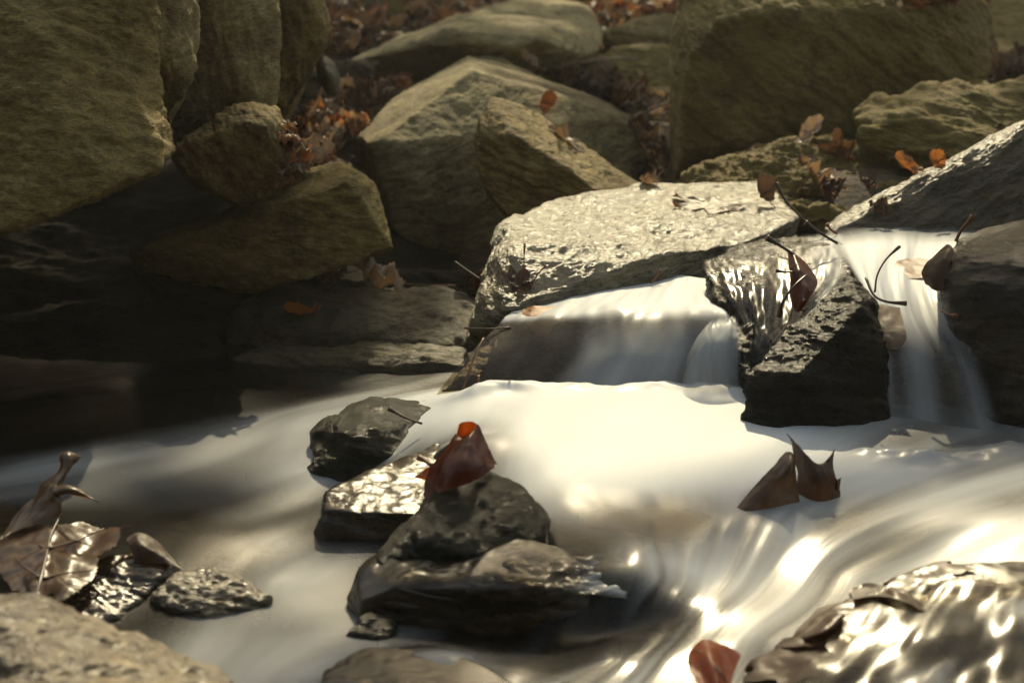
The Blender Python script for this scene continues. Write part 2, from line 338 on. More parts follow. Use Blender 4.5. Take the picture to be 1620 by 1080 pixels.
# ------------------------------------------------------------------ RBF surface fit
def rbf_fit(pts, vals, smooth=1e-4, kind='tps'):
    X = np.array(pts, float); y = np.array(vals, float)
    def k(A):
        r = np.sqrt(((A[:, None, :] - X[None]) ** 2).sum(-1)) + 1e-9
        return r if kind == 'lin' else r * r * np.log(r)
    n = len(X); K = k(X) + smooth * np.eye(n) * (1 if kind == 'tps' else -1); Pm = np.hstack([np.ones((n, 1)), X])
    A = np.block([[K, Pm], [Pm.T, np.zeros((3, 3))]]); c = np.linalg.solve(A, np.concatenate([y, np.zeros(3)]))
    return lambda Z: k(Z) @ c[:n] + np.hstack([np.ones((len(Z), 1)), Z]) @ c[n:]
# ------------------------------------------------------------------ the ground
def build_ground():
    c = []
    for q in [(500, 285, 2.6), (560, 200, 2.9), (620, 150, 3.15), (450, 330, 2.5), (900, 168, 3.35), (1000, 205, 3.2), (1060, 260, 3.1), (960, 215, 3.6), (1040, 240, 3.6), (800, 200, 3.7), (700, 200, 3.7), (600, 165, 3.6), (520, 125, 3.6),
              (540, 40, 4.2), (620, 20, 4.7), (1000, 45, 4.3), (1600, 90, 3.7), (1600, 130, 3.2), (1280, 330, 2.42), (1400, 320, 2.45), (1050, 300, 2.7), (1100, 0, 4.8), (1400, 200, 3.1), (700, 460, 2.62), (620, 430, 2.55), (850, 440, 2.62), (580, 350, 2.62), (780, 300, 2.9), (1000, 340, 2.75), (700, 250, 3.0)]:
        v = P(*q); c.append((v.x, v.y, v.z))
    for x in (-3, -1.5, 0, 1.5, 3): c += [(x, 6.5, .75), (x, 9, 1.5), (x, 5.3, .42)]
    for x in (-1.5, -.8, -.3, .2, .7, 1.5): c += [(x, .3, -.09), (x, 1.0, -.09), (x, 1.5, -.08), (x, 1.95, -.07)]
    c += [(-.8, 2.3, -.08), (-.4, 2.3, -.07), (-.5, 2.55, -.06), (-.9, 2.6, -.06), (-.1, 2.3, -.02), (.3, 2.3, .02), (.8, 2.4, .06), (-1.5, 2.8, -.02), (-3, 3, .3), (3, 2.5, .3), (1.6, 2.5, .15), (-.8, 3, .0)]
    f = rbf_fit([q[:2] for q in c], [q[2] for q in c], 1e-3)
    xs = np.concatenate([np.linspace(-14, -3.2, 24), np.linspace(-3, 3, 220), np.linspace(3.2, 14, 24)])
    ys = np.concatenate([np.linspace(-9.5, -.2, 40), np.linspace(0, 6.5, 240), np.linspace(6.7, 16, 40)])
    Y, X = np.meshgrid(ys, xs, indexing='ij'); Z = np.stack([X.ravel(), Y.ravel()], 1)
    Zc = np.stack([np.clip(Z[:, 0], -3, 3), np.clip(Z[:, 1], 0, 6.5)], 1)
    h = f(Zc) + np.clip(-.9 - Z[:, 1], 0, 9) * .8 + np.maximum(Z[:, 1] - 6.5, 0) * .38 + np.maximum(np.abs(Z[:, 0]) - 3, 0) * .12  # rise behind the camera is added, unseen, to block sky and bounce light
    V = np.stack([Z[:, 0], Z[:, 1], h], 1)
    V[:, 2] += .012 * fbm(V * np.array([7, 7, 0]), 4) + .1 * fbm(V * np.array([.6, .6, 0]) + 3, 2) * np.clip((V[:, 1] - 6) / 3, 0, 1)
    o = mesh_np('ground', V, gfaces(len(ys) - 1, len(xs) - 1), M['ground']); tag(o, kind='structure')
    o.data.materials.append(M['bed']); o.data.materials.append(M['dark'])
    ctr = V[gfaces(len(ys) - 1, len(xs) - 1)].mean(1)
    o.data.polygons.foreach_set('material_index', np.where((ctr[:, 0] < -.08) & (ctr[:, 1] > 1.72) & (ctr[:, 1] < 2.75), 2, (ctr[:, 1] < 2.3)).astype(np.int32))  # bed inside the left hollow blackened to stand in for its shade
build_ground()
# ------------------------------------------------------------------ rocks
rock('boulder', 'huge olive boulder filling the top left corner and overhanging the dark hollow', 'boulder', M['olive'],
     [(-160, -140, 1.98), (235, -140, 2.0), (256, 0, 1.97), (212, 100, 1.93), (214, 135, 1.90), (240, 188, 1.89), (270, 238, 1.90), (250, 268, 1.89), (120, 322, 1.86), (0, 368, 1.84), (-170, 440, 1.84), (60, 140, 1.86)],
     back=.55, dents=[(258, 105, 1.93, .055, (-.034, 0, 0)), (258, 105, 2.1, .055, (-.034, 0, 0))], shrink=.97, p=60, n=150, bed=(.3, .2, 1), amp=.35, terr=.6, warp=.015)
rock('boulder', 'weathered grey-brown rock shoulder just behind the edge of the corner boulder', 'boulder', M['grey'],
     [(180, -120, 2.1), (298, -120, 2.12), (304, 0, 2.10), (309, 60, 2.09), (296, 130, 2.09), (268, 205, 2.10), (230, 170, 2.08), (200, 90, 2.05), (262, 60, 2.04)], back=.5, n=80, p=26, amp=.8, bed=(1, .2, .3))
rock('boulder', 'tall upright grey-brown rock with vertical streaks behind the squat cone-shaped stone', 'boulder', M['grey'],
     [(286, -150, 2.35), (436, -150, 2.37), (432, 0, 2.33), (440, 60, 2.31), (434, 150, 2.31), (425, 215, 2.33), (280, 225, 2.33), (270, 180, 2.33), (350, 60, 2.27)], back=.6, n=100, p=22, amp=.6, bed=(1, .3, .1), warp=.03)
rock('boulder', 'upright brown rock right of the streaked tall rock with chipped right edge', 'boulder', M['olive2'],
     [(434, -90, 2.55), (470, -50, 2.52), (508, -6, 2.5), (520, 30, 2.5), (512, 76, 2.52), (470, 100, 2.5), (440, 150, 2.5)], back=.5, n=70, bed=(1, .2, .2), amp=.6, extra=[(430, 230, 2.7)])
rock('stone', 'thin pale slab chip leaning behind the upright brown rock', 'stone', M['pale'],
     [(500, 20, 2.78), (518, 35, 2.75), (540, 72, 2.75), (541, 80, 2.75), (515, 80, 2.76)], back=.06, n=30)
rock('stone', 'small smooth rounded grey cobble wedged in shade beside upright rock', 'stone', M['grit'],
     [(498, 100, 2.6), (512, 87, 2.6), (528, 98, 2.6), (540, 125, 2.6), (536, 150, 2.6), (518, 152, 2.6), (502, 125, 2.6), (518, 120, 2.56)], back=.06, n=36, p=8, amp=.4, terr=0, fine=.3)
rock('stone', 'squat cone-shaped brown stone with a pale ridge perched over the dark hollow', 'stone', M['olive2'],
     [(268, 242, 2.12), (330, 195, 2.13), (396, 163, 2.14), (438, 172, 2.12), (447, 215, 2.11), (464, 282, 2.12), (440, 305, 2.14), (380, 330, 2.14), (290, 285, 2.12), (395, 190, 2.07), (430, 200, 2.07)], back=.17, n=90, p=20, amp=1.1, bed=(.9, .3, .5))
rock('stone', 'long tilted olive slab below the cone-shaped stone, left of the peaked rock', 'stone', M['olive'],
     [(203, 402, 2.2), (330, 350, 2.22), (450, 300, 2.25), (535, 254, 2.3), (592, 290, 2.25), (622, 392, 2.2), (560, 400, 2.21), (500, 432, 2.20), (395, 462, 2.21), (300, 440, 2.21), (225, 425, 2.22), (470, 318, 2.195), (548, 285, 2.2)], back=.22, n=110, p=60, amp=.4, chips=4, bed=(.2, -.8, .9))
rock('boulder', 'large peaked boulder with a sunlit roof-like top in the centre background', 'boulder', M['pale'],
     [(548, 236, 2.70), (640, 145, 3.05), (740, 87, 3.35), (815, 105, 3.3), (905, 148, 3.1), (1005, 185, 3.0), (1035, 292, 2.98), (1000, 330, 2.95), (770, 450, 2.72), (690, 450, 2.68), (640, 400, 2.64), (585, 300, 2.64), (744, 110, 2.86), (664, 168, 2.74), (585, 228, 2.62), (860, 150, 2.95)], back=.3, n=150, p=60, amp=.3, terr=.5, fine=.6, bed=(.3, -.6, 1), warp=.015)
rock('stone', 'small pale chip peeking over the summit of the peaked boulder', 'stone', M['pale'],
     [(735, 98, 3.5), (775, 90, 3.5), (800, 92, 3.5), (815, 110, 3.5), (760, 112, 3.5)], back=.1, n=30)
rock('stone', 'wedge-shaped slab leaning on the right side of the peaked boulder', 'stone', M['olive2'],
     [(748, 218, 2.48), (772, 152, 2.55), (850, 185, 2.64), (905, 232, 2.62), (948, 262, 2.60), (1022, 302, 2.58), (960, 340, 2.48), (805, 345, 2.46), (770, 305, 2.47), (752, 255, 2.48), (790, 195, 2.46), (880, 262, 2.46), (950, 305, 2.46)], back=.14, n=100, p=34, amp=.6, bed=(.4, -.3, 1))
rock('boulder', 'broad grey slab with pale flat top and dark underside at the back of the bank', 'boulder', M['pale'],
     [(520, 112, 3.75), (600, 78, 3.85), (700, 33, 4.0), (830, -4, 4.15), (935, 12, 4.05), (954, 50, 3.85), (945, 95, 3.7), (890, 118, 3.65), (850, 62, 3.5), (690, 52, 3.5), (560, 92, 3.6), (540, 150, 3.75), (700, 155, 3.72), (850, 155, 3.7)], back=.2, n=110, p=44, amp=.4, bed=(0, -.3, 1))
rock('stone', 'low dark flat stone under leaves left of the massive mossy block', 'stone', M['olive2'],
     [(955, 52, 4.0), (1000, 34, 4.05), (1072, 26, 4.1), (1130, 30, 4.1), (1130, 75, 4.0), (1000, 80, 4.0), (958, 72, 4.0)], back=.3, n=60)
rock('stone', 'mossy rounded stone below the flat dark stone beside the massive block', 'stone', M['moss'],
     [(925, 105, 3.75), (970, 78, 3.8), (1060, 72, 3.8), (1120, 80, 3.8), (1120, 150, 3.7), (1000, 150, 3.7), (935, 135, 3.7)], back=.3, n=60, p=14)
rock('stone', 'small dark mossy stone at the foot of the massive block, left side', 'stone', M['moss'],
     [(990, 150, 3.55), (1040, 140, 3.6), (1110, 140, 3.6), (1110, 230, 3.4), (1010, 200, 3.45)], back=.25, n=40, p=14)
rock('stone', 'low rounded green-brown stone at the end of the grey twig', 'stone', M['moss'],
     [(815, 110, 3.7), (850, 93, 3.75), (900, 105, 3.75), (930, 125, 3.7), (860, 140, 3.6)], back=.15, n=36, p=12)
rock('boulder', 'massive square mossy block filling the upper right', 'boulder', M['moss'],
     [(1066, 30, 3.02), (1075, 2, 3.05), (1120, -60, 2.98), (1520, -40, 2.96), (1560, 5, 2.95), (1577, 45, 3.0), (1562, 115, 2.97), (1520, 190, 2.92), (1300, 250, 2.84), (1072, 300, 2.84), (1064, 150, 2.93), (1088, 30, 2.86), (1082, 260, 2.8), (1300, 10, 2.86), (1500, 30, 2.86)],
     back=.35, shrink=.98, n=150, p=44, amp=.5, bed=(.7, -.2, .8), warp=.02, terr=1.2)
rock('boulder', 'brown ledge rock with a hollowed dark face, right of the massive block foot', 'boulder', M['moss'],
     [(1350, 182, 2.6), (1382, 158, 2.62), (1500, 136, 2.7), (1640, 130, 2.75), (1760, 140, 2.8), (1760, 270, 2.6), (1600, 270, 2.52), (1480, 290, 2.5), (1390, 262, 2.52), (1355, 215, 2.55), (1400, 175, 2.53)], back=.25, n=90, p=24, amp=1.6, terr=2.0, bed=(.3, .3, 1))
rock('stone', 'low crumbly mossy mound between the silver slab and the massive block', 'stone', M['moss'],
     [(1075, 292, 2.55), (1180, 243, 2.6), (1290, 228, 2.62), (1400, 250, 2.6), (1460, 300, 2.5), (1400, 370, 2.35), (1270, 360, 2.33), (1150, 320, 2.42)], back=.2, n=90, p=10, amp=1.8, terr=2, fine=2.2)
rock('stone', 'long dark slab with a brilliantly lit top edge rising to the right frame edge', 'stone', M['edge'],
     [(1305, 362, 2.22), (1420, 300, 2.24), (1520, 250, 2.26), (1640, 190, 2.28), (1800, 120, 2.3), (1800, 420, 2.24), (1600, 430, 2.2), (1400, 400, 2.19), (1310, 376, 2.2)], extra=[(1310, 356, 2.26), (1420, 293, 2.275), (1640, 182, 2.31), (1800, 112, 2.33)], chips=0, back=.0, shrink=.97, n=110, p=60, amp=.5, bed=(-.6, 0, 1), warp=.015)
rock('boulder', 'silvery sunlit slab with rough glinting top above the small waterfall', 'boulder', M['glint'],
     [(798, 348, 2.22), (850, 314, 2.34), (960, 309, 2.40), (1100, 291, 2.46), (1192, 284, 2.50), (1268, 342, 2.28), (1210, 372, 2.18), (1112, 404, 2.10), (930, 448, 2.02), (845, 478, 1.98), (768, 512, 1.96), (738, 520, 1.98), (746, 470, 2.02), (776, 420, 2.06), (812, 385, 2.06)],
     back=0, extra=[(930, 500, 2.05), (1112, 450, 2.12), (1250, 400, 2.3), (850, 540, 2.03), (740, 540, 2.1), (900, 420, 2.4), (1180, 380, 2.5)], n=160, p=44, amp=.5, terr=1.6, fine=.85, bed=(.1, -.4, 1), warp=.02)
rock('boulder', 'low dark rounded slab with a pale lower ledge at the back of the left pool', 'boulder', M['darkslab'],
     [(360, 500, 2.24), (430, 453, 2.28), (560, 446, 2.32), (740, 470, 2.3), (790, 500, 2.25), (760, 550, 2.12), (600, 545, 2.14), (400, 520, 2.17), (480, 480, 2.2)], back=.2, n=100, p=16, amp=1.2, bed=(0, -.5, 1), down=.08)
rock('stone', 'flat damp ledge stone along the waterline under the low dark slab', 'stone', M['darkslab'],
     [(340, 565, 2.13), (420, 548, 2.16), (560, 552, 2.15), (680, 545, 2.12), (745, 548, 2.08), (740, 572, 2.04), (600, 580, 2.07), (400, 590, 2.1)], back=.05, n=70, p=16, amp=.8, down=.08)
tag(tube('tree_stump', [P(606, 75, 4.3), P(606, 40, 4.3), P(603, 0, 4.3), P(600, -60, 4.35)], [.075, .05, .042, .04], M['moss'], None, 20, 8), 'mossy greenish trunk foot rising from the leaf litter at the top edge', 'tree')
# the dark hollow and gaps: rocks coloured near-black to deepen the shade
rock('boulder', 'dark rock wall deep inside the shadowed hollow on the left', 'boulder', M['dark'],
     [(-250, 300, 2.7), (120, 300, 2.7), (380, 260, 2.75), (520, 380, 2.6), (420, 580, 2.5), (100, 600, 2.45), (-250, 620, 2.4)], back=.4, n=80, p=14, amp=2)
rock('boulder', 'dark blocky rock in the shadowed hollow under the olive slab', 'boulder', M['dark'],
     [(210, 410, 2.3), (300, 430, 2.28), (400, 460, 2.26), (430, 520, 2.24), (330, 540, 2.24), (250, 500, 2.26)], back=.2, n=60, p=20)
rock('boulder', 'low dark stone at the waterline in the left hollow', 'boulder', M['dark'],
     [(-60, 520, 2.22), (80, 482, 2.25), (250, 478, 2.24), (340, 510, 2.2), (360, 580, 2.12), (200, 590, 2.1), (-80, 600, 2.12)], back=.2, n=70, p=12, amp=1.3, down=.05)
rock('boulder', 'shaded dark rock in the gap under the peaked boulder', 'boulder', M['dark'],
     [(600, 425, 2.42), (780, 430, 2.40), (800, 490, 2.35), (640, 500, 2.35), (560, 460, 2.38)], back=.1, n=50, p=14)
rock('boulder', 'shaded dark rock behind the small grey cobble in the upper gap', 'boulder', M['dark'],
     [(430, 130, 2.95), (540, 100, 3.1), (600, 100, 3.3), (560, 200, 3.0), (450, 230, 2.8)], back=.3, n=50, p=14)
rock('boulder', 'added unseen rock outside the left frame edge, closing the hollow to light', 'boulder', M['dark'],  # out of view, added to keep light out of the hollow
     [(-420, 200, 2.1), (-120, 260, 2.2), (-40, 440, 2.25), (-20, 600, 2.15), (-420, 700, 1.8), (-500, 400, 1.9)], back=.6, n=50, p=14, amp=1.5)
rock('boulder', 'added unseen rock beyond the left edge of the frame, shading the pool', 'boulder', M['dark'],  # out of view, added to block light reaching the left pool
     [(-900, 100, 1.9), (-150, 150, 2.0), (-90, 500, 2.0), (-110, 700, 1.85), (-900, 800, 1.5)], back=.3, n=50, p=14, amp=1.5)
# water-side stones
rock('boulder', 'shadowed black boulder with a glossy brown top at the right frame edge', 'boulder', M['wetbrown'],
     [(1492, 412, 1.86), (1528, 368, 1.90), (1580, 358, 1.92), (1700, 356, 1.92), (1850, 380, 1.9), (1850, 700, 1.72), (1640, 690, 1.74), (1560, 610, 1.78), (1508, 515, 1.82), (1530, 410, 1.82), (1640, 420, 1.8)], back=.2, n=110, p=18, amp=.9, fine=.6, bed=(0, .2, 1), down=.03)
rock('boulder', 'dark triangular rock splitting the two falls, wet along its left slope', 'boulder', M['wet'],
     [(1346, 432, 1.84), (1385, 470, 1.83), (1402, 560, 1.80), (1408, 700, 1.76), (1215, 700, 1.71), (1179, 618, 1.73), (1184, 590, 1.74), (1290, 480, 1.81), (1365, 480, 1.79), (1265, 590, 1.72)], back=.02, chips=2, n=110, p=50, amp=.7, down=.05, fine=.55)
rock('stone', 'wet ledge stone under the rippling sheet of water left of the triangular rock', 'stone', M['wet'],
     [(1118, 408, 2.03), (1190, 382, 2.08), (1290, 374, 2.12), (1345, 385, 2.08), (1350, 440, 1.93), (1300, 500, 1.86), (1215, 590, 1.80), (1182, 600, 1.80), (1165, 500, 1.90), (1122, 440, 1.97)], back=.05, down=.10, n=90, p=24, amp=.5)
rock('stone', 'submerged ledge rock beneath the central waterfall', 'stone', M['amber'],
     [(850, 482, 2.02), (930, 466, 2.05), (1150, 460, 2.03), (790, 525, 1.945), (880, 512, 1.935), (990, 506, 1.925), (1170, 506, 1.905), (755, 566, 1.91), (980, 572, 1.872), (1180, 570, 1.87), (690, 632, 1.872), (810, 645, 1.842), (950, 640, 1.84), (1190, 640, 1.84)], back=.1, down=.06, n=100, p=40, amp=.25, terr=.3, warp=.01)
rock('stone', 'submerged rock ledge beneath the right-hand waterfall', 'stone', M['amber'],
     [(1290, 385, 2.14), (1540, 380, 2.16), (1345, 450, 1.93), (1510, 462, 1.92), (1385, 520, 1.84), (1530, 530, 1.84), (1400, 600, 1.82), (1560, 600, 1.82)], back=.06, down=.1, n=70, p=26, amp=.3)
rock('stone', 'blackish mossy stone standing between the left pool and the foam pool', 'stone', M['wetmoss'],
     [(490, 690, 1.76), (505, 662, 1.77), (570, 634, 1.80), (700, 628, 1.84), (728, 632, 1.84), (715, 665, 1.80), (640, 725, 1.70), (585, 752, 1.67), (530, 768, 1.65), (495, 745, 1.68), (560, 690, 1.67)], back=.07, n=90, p=18, amp=1.2, down=.03, fine=.5)
rock('stone', 'flat brown stone under a glossy film of water, left of the curled red leaf', 'stone', M['film'],
     [(492, 796, 1.54), (510, 772, 1.56), (590, 740, 1.61), (680, 700, 1.68), (780, 690, 1.70), (760, 780, 1.55), (690, 812, 1.50), (600, 810, 1.505), (510, 806, 1.52)], back=0, down=.05, n=90, p=24, amp=.6, fine=.2)
rock('stone', 'peaked green-black stone in midstream propping up the curled red leaf', 'stone', M['wetmoss'],
     [(635, 850, 1.42), (665, 790, 1.44), (730, 748, 1.46), (775, 731, 1.47), (832, 755, 1.46), (866, 800, 1.44), (860, 860, 1.40), (760, 880, 1.38), (640, 890, 1.39), (575, 902, 1.39), (770, 775, 1.43), (660, 860, 1.39)], back=.04, n=100, p=20, amp=1.3, down=.03, fine=.5, bed=(.1, -.5, 1))
rock('stone', 'broad wet stepped slab in midstream below the peaked stone', 'stone', M['film'],
     [(547, 908, 1.385), (600, 862, 1.42), (650, 835, 1.44), (780, 838, 1.41), (900, 866, 1.385), (985, 932, 1.345), (965, 955, 1.335), (850, 927, 1.335), (740, 914, 1.35), (570, 930, 1.36)], extra=[(955, 1000, 1.33), (800, 985, 1.34), (640, 945, 1.36)], back=0, down=.05, n=130, p=34, amp=.5, terr=1.4, fine=.15, bed=(0, -.2, 1))
rock('stone', 'smooth pale submerged stone at the bottom centre edge of the frame', 'stone', M['film'],
     [(497, 1110, 1.20), (512, 1038, 1.255), (560, 1022, 1.265), (640, 1020, 1.265), (760, 1045, 1.24), (880, 1120, 1.18), (700, 1150, 1.14)], back=0, down=.06, n=70, p=16, amp=.3, fine=.2)
rock('stone', 'small brown stone breaking the flow just above the bottom centre stone', 'stone', M['wetbrown'],
     [(545, 1000, 1.325), (580, 965, 1.35), (605, 962, 1.36), (622, 978, 1.35), (615, 1010, 1.31)], back=0, down=.05, n=40, p=10)
rock('boulder', 'blurred speckled tan foreground stone in the bottom left corner', 'boulder', M['granite'],
     [(-120, 930, 1.13), (0, 924, 1.14), (100, 950, 1.14), (180, 1000, 1.11), (250, 1022, 1.09), (330, 1050, 1.08), (420, 1110, 1.05), (400, 1180, 1.0), (-150, 1180, .98), (100, 1040, 1.04)], back=0, down=.08, n=100, p=14, amp=.8)
rock('stone', 'small sparkling brown stone in the lower left current', 'stone', M['glitter'],
     [(235, 935, 1.39), (262, 910, 1.41), (300, 896, 1.42), (360, 905, 1.42), (425, 932, 1.395), (430, 950, 1.38), (340, 965, 1.36), (260, 955, 1.37), (310, 912, 1.39)], back=0, down=.05, n=70, p=12, amp=1.1)
rock('stone', 'rounded brown stone at the left frame edge behind the big wet leaf', 'stone', M['granite'],
     [(-70, 800, 1.6), (-20, 782, 1.62), (15, 788, 1.62), (32, 815, 1.6), (20, 845, 1.56), (-60, 850, 1.55)], back=.05, n=50, p=8, amp=.7, down=.03)
rock('stone', 'submerged russet stone showing dark through the left pool', 'stone', M['film'],
     [(225, 850, 1.54), (280, 822, 1.57), (350, 812, 1.58), (400, 832, 1.56), (390, 880, 1.52), (300, 898, 1.5)], back=0, down=.05, n=60, p=8, amp=.8)
rock('stone', 'wet amber stone beneath the big leaf in the lower left', 'stone', M['film'],
     [(60, 960, 1.37), (120, 880, 1.44), (200, 870, 1.45), (290, 885, 1.44), (250, 940, 1.40), (160, 990, 1.34), (60, 1000, 1.33)], back=0, down=.05, n=70, p=12, amp=.8)
rock('boulder', 'large wet stone plastered with leaves in the bottom right corner', 'boulder', M['film'],
     [(1120, 1120, 1.15), (1178, 1030, 1.21), (1240, 990, 1.235), (1340, 928, 1.28), (1425, 888, 1.315), (1520, 884, 1.33), (1650, 872, 1.34), (1800, 890, 1.34), (1800, 1180, 1.10), (1200, 1180, 1.09), (1420, 985, 1.22), (1560, 1000, 1.21)], back=0, down=.08, n=130, p=10, amp=.9, fine=.12, terr=.4, chips=20)
rock('stone', 'dark stone tip just showing at the right frame edge in the foam', 'stone', M['wet'],
     [(1596, 790, 1.62), (1615, 772, 1.63), (1680, 765, 1.63), (1680, 800, 1.6), (1620, 800, 1.6)], back=.04, n=30, p=10)
rock('boulder', 'weathered rock half cut by the right frame edge beyond the massive block', 'boulder', M['moss'],
     [(1560, 20, 3.9), (1620, -20, 4.0), (1750, -20, 4.0), (1750, 120, 3.6), (1600, 130, 3.5), (1565, 95, 3.6)], back=.3, n=50, p=12, amp=1.5)
# ------------------------------------------------------------------ water
def flowpatch(name, label, rows, nu, nv, foam, cover, fs=(9, 1.2), amp=.0012, bumpf=(14, 2.2), seed=0):
    G = patch(rows, nu, nv); nv1, nu1 = G.shape[:2]; up = True
    v, u = np.meshgrid(np.linspace(0, 1, nv1), np.linspace(0, 1, nu1), indexing='ij')
    V = G.reshape(-1, 3); Fc = gfaces(nv, nu)[:, ::-1]; N = vnorm(V, Fc)
    uu = np.stack([u.ravel() * bumpf[0], v.ravel() * bumpf[1], np.full(u.size, seed * 3.3)], 1)
    V = V + N * (amp * fbm(uu, 3))[:, None]
    flow = np.stack([u.ravel() * fs[0] + seed * 5, v.ravel() * fs[1], np.zeros(u.size)], 1)
    ev = lambda f: np.clip(f(u, v), 0, 1).ravel() if callable(f) else np.full(u.size, f)
    o = mesh_np(name, V, Fc, M['water'], attrs={'foam': ('FLOAT', ev(foam)), 'cover': ('FLOAT', ev(cover)), 'flow': ('FLOAT_VECTOR', flow)})
    return tag(o, kind='structure')
ss = lambda a, b, x: np.clip((x - a) / (b - a), 0, 1) ** 2 * (3 - 2 * np.clip((x - a) / (b - a), 0, 1))
ZW = [(0, 600, 0), (300, 600, 0), (600, 582, 0), (680, 610, .004), (-200, 650, 0), (0, 700, 0), (300, 700, 0), (470, 700, 0), (100, 850, -.004), (450, 850, -.006), (560, 840, -.004),
      (330, 840, .0), (300, 1000, -.016), (450, 1000, -.014), (200, 1080, -.02), (-100, 900, -.01), (-100, 1080, -.02), (490, 930, -.012), (620, 925, -.012),
      (730, 628, .033), (900, 620, .036), (1150, 618, .033), (1190, 690, .03), (1000, 690, .036), (850, 690, .038), (760, 680, .037), (880, 790, .03), (1000, 800, .028), (1100, 830, .024), (1300, 720, .022),
      (1300, 830, .020), (1240, 832, .022), (1180, 850, .019), (1335, 800, .022), (1480, 720, .018), (1600, 720, .022), (1600, 830, .022), (1500, 860, .014), (1230, 900, .010), (1100, 970, .005), (1000, 1040, -.004), (900, 1080, -.012), (1010, 870, .026), (960, 885, .023), (940, 905, .019), (985, 920, .016), (1080, 915, .014), (1070, 950, .009), (1000, 975, -.001), (960, 995, -.008),
      (700, 985, -.018), (800, 1000, -.018), (560, 1040, -.012), (640, 1035, -.001), (720, 1045, .0), (800, 1075, -.012), (650, 1120, -.02), (600, 790, -.002), (560, 760, -.002), (700, 705, .034), (650, 750, .010), (690, 830, .006), (1200, 1100, -.010), (1400, 1100, 0.0), (1700, 700, .02), (1650, 880, .016), (1450, 990, -.0), (1600, 1000, .0), (1250, 1040, -.004), (1150, 1020, .001)]
def build_stream():
    pts = [Q(*q) for q in ZW]
    f = rbf_fit([(q.x, q.y) for q in pts], [q.z for q in pts], 2e-5)
    xs = np.arange(-.75, .75, .0035); ys = np.arange(.85, 2.25, .0035)
    Y, X = np.meshgrid(ys, xs, indexing='ij'); Z = np.stack([X.ravel(), Y.ravel()], 1); z = np.clip(f(Z), -.05, .05)
    # flow lines
    ps = []
    for val, line in ((0, [(1620, 715), (1500, 735), (1400, 765), (1250, 850), (1150, 950), (1000, 1080)]), (-.2, [(1620, 850), (1500, 860), (1350, 905), (1230, 990), (1150, 1080)]),
                      (.16, [(1185, 640), (1150, 760), (1120, 850), (1090, 925), (1000, 1000), (880, 1080)]), (.28, [(1000, 640), (940, 720), (900, 800), (1000, 870), (1030, 930), (960, 1000), (760, 1060)]),
                      (.42, [(740, 640), (690, 720), (560, 800), (480, 880), (450, 1000), (400, 1080)]), (.52, [(700, 610), (480, 650), (350, 760), (200, 850), (150, 960)]), (.6, [(600, 592), (300, 645), (0, 695)]), (.52, [(0, 760), (250, 745), (470, 720)]), (.72, [(500, 580), (0, 615)])):
        for (a, b) in line: q = Q(a, b, .01); ps.append((q.x, q.y, val))
    g = rbf_fit([q[:2] for q in ps], [q[2] for q in ps], 1e-3, 'lin'); psi = g(Z)
    FO = [(0, 600, -.2), (200, 620, -.1), (0, 665, -.15), (350, 610, .1), (600, 592, .45), (450, 620, .3), (690, 600, .4), (0, 705, .4), (200, 700, .5), (350, 690, .55), (470, 660, .75), (480, 720, .85), (300, 730, .6), (100, 760, .45), (230, 790, .4), (250, 815, .15), (330, 845, -.3), (420, 820, .4), (450, 870, .6), (520, 860, .6),
          (620, 880, .5), (560, 950, .5), (700, 980, .2), (850, 1010, .3), (640, 1010, .6), (760, 1040, .7), (560, 1060, .45), (520, 1040, .2), (400, 1040, .55), (480, 1000, .65), (300, 950, .4), (250, 1000, .35), (180, 930, .15), (480, 940, .4),
          (740, 640, 1.1), (850, 630, 1.2), (1000, 640, 1.2), (1150, 640, 1.1), (900, 700, 1.2), (1050, 750, 1.2), (1180, 740, 1.1), (950, 800, 1.2), (850, 740, 1), (1080, 810, 1), (700, 690, .95), (650, 740, .25), (560, 790, .0), (620, 800, .1),
          (880, 830, .5), (1000, 850, .25), (1090, 860, .3), (960, 890, .15), (1100, 915, .9), (1050, 910, .8), (1000, 960, .15), (1080, 960, .25), (1000, 1000, .35), (1150, 880, .75), (1250, 860, .8), (1180, 980, .65), (1300, 900, .5), (1350, 850, .4), (1080, 1050, .65), (980, 1070, .6), (880, 1060, .55),
          (1300, 780, .95), (1400, 760, .9), (1300, 710, .9), (1450, 720, .55), (1550, 720, .5), (1600, 750, .7), (1500, 790, .8), (1600, 820, .55), (1450, 840, .6), (1600, 860, .9), (1550, 900, .4), (1500, 1000, .2), (1400, 1050, .1)]
    fo = []
    for a, b, v in FO: q = Q(a, b, .01); fo.append((q.x, q.y, v))
    h = rbf_fit([q[:2] for q in fo], [q[2] for q in fo], 1e-3, 'lin'); foam = np.clip(h(Z) - .14 * (1 - ss(.75, 1.1, h(Z))), -.4, .98)
    s = Z[:, 0] * 1.2 - Z[:, 1] * .8
    fl = np.stack([psi * 12, s * 3.2, np.zeros(len(s))], 1)
    for line, wd, am in (([(745, 632), (830, 628), (950, 622), (1080, 620), (1190, 628)], .020, .0065), ([(1400, 702), (1470, 705), (1590, 698)], .022, .007)):
        W = np.array([list(Q(a, b, .03))[:2] for a, b in line]); W = cr(W, np.linspace(0, len(W) - 1, 60)); dd = np.full(len(Z), 9.)
        for q_ in W: dd = np.minimum(dd, np.hypot(Z[:, 0] - q_[0], Z[:, 1] - q_[1]))
        z = z + np.exp(-(dd / wd) ** 2) * am * (1 + 1.1 * fbm(np.stack([Z[:, 0] * 22, Z[:, 1] * 22, s * 0], 1), 3))
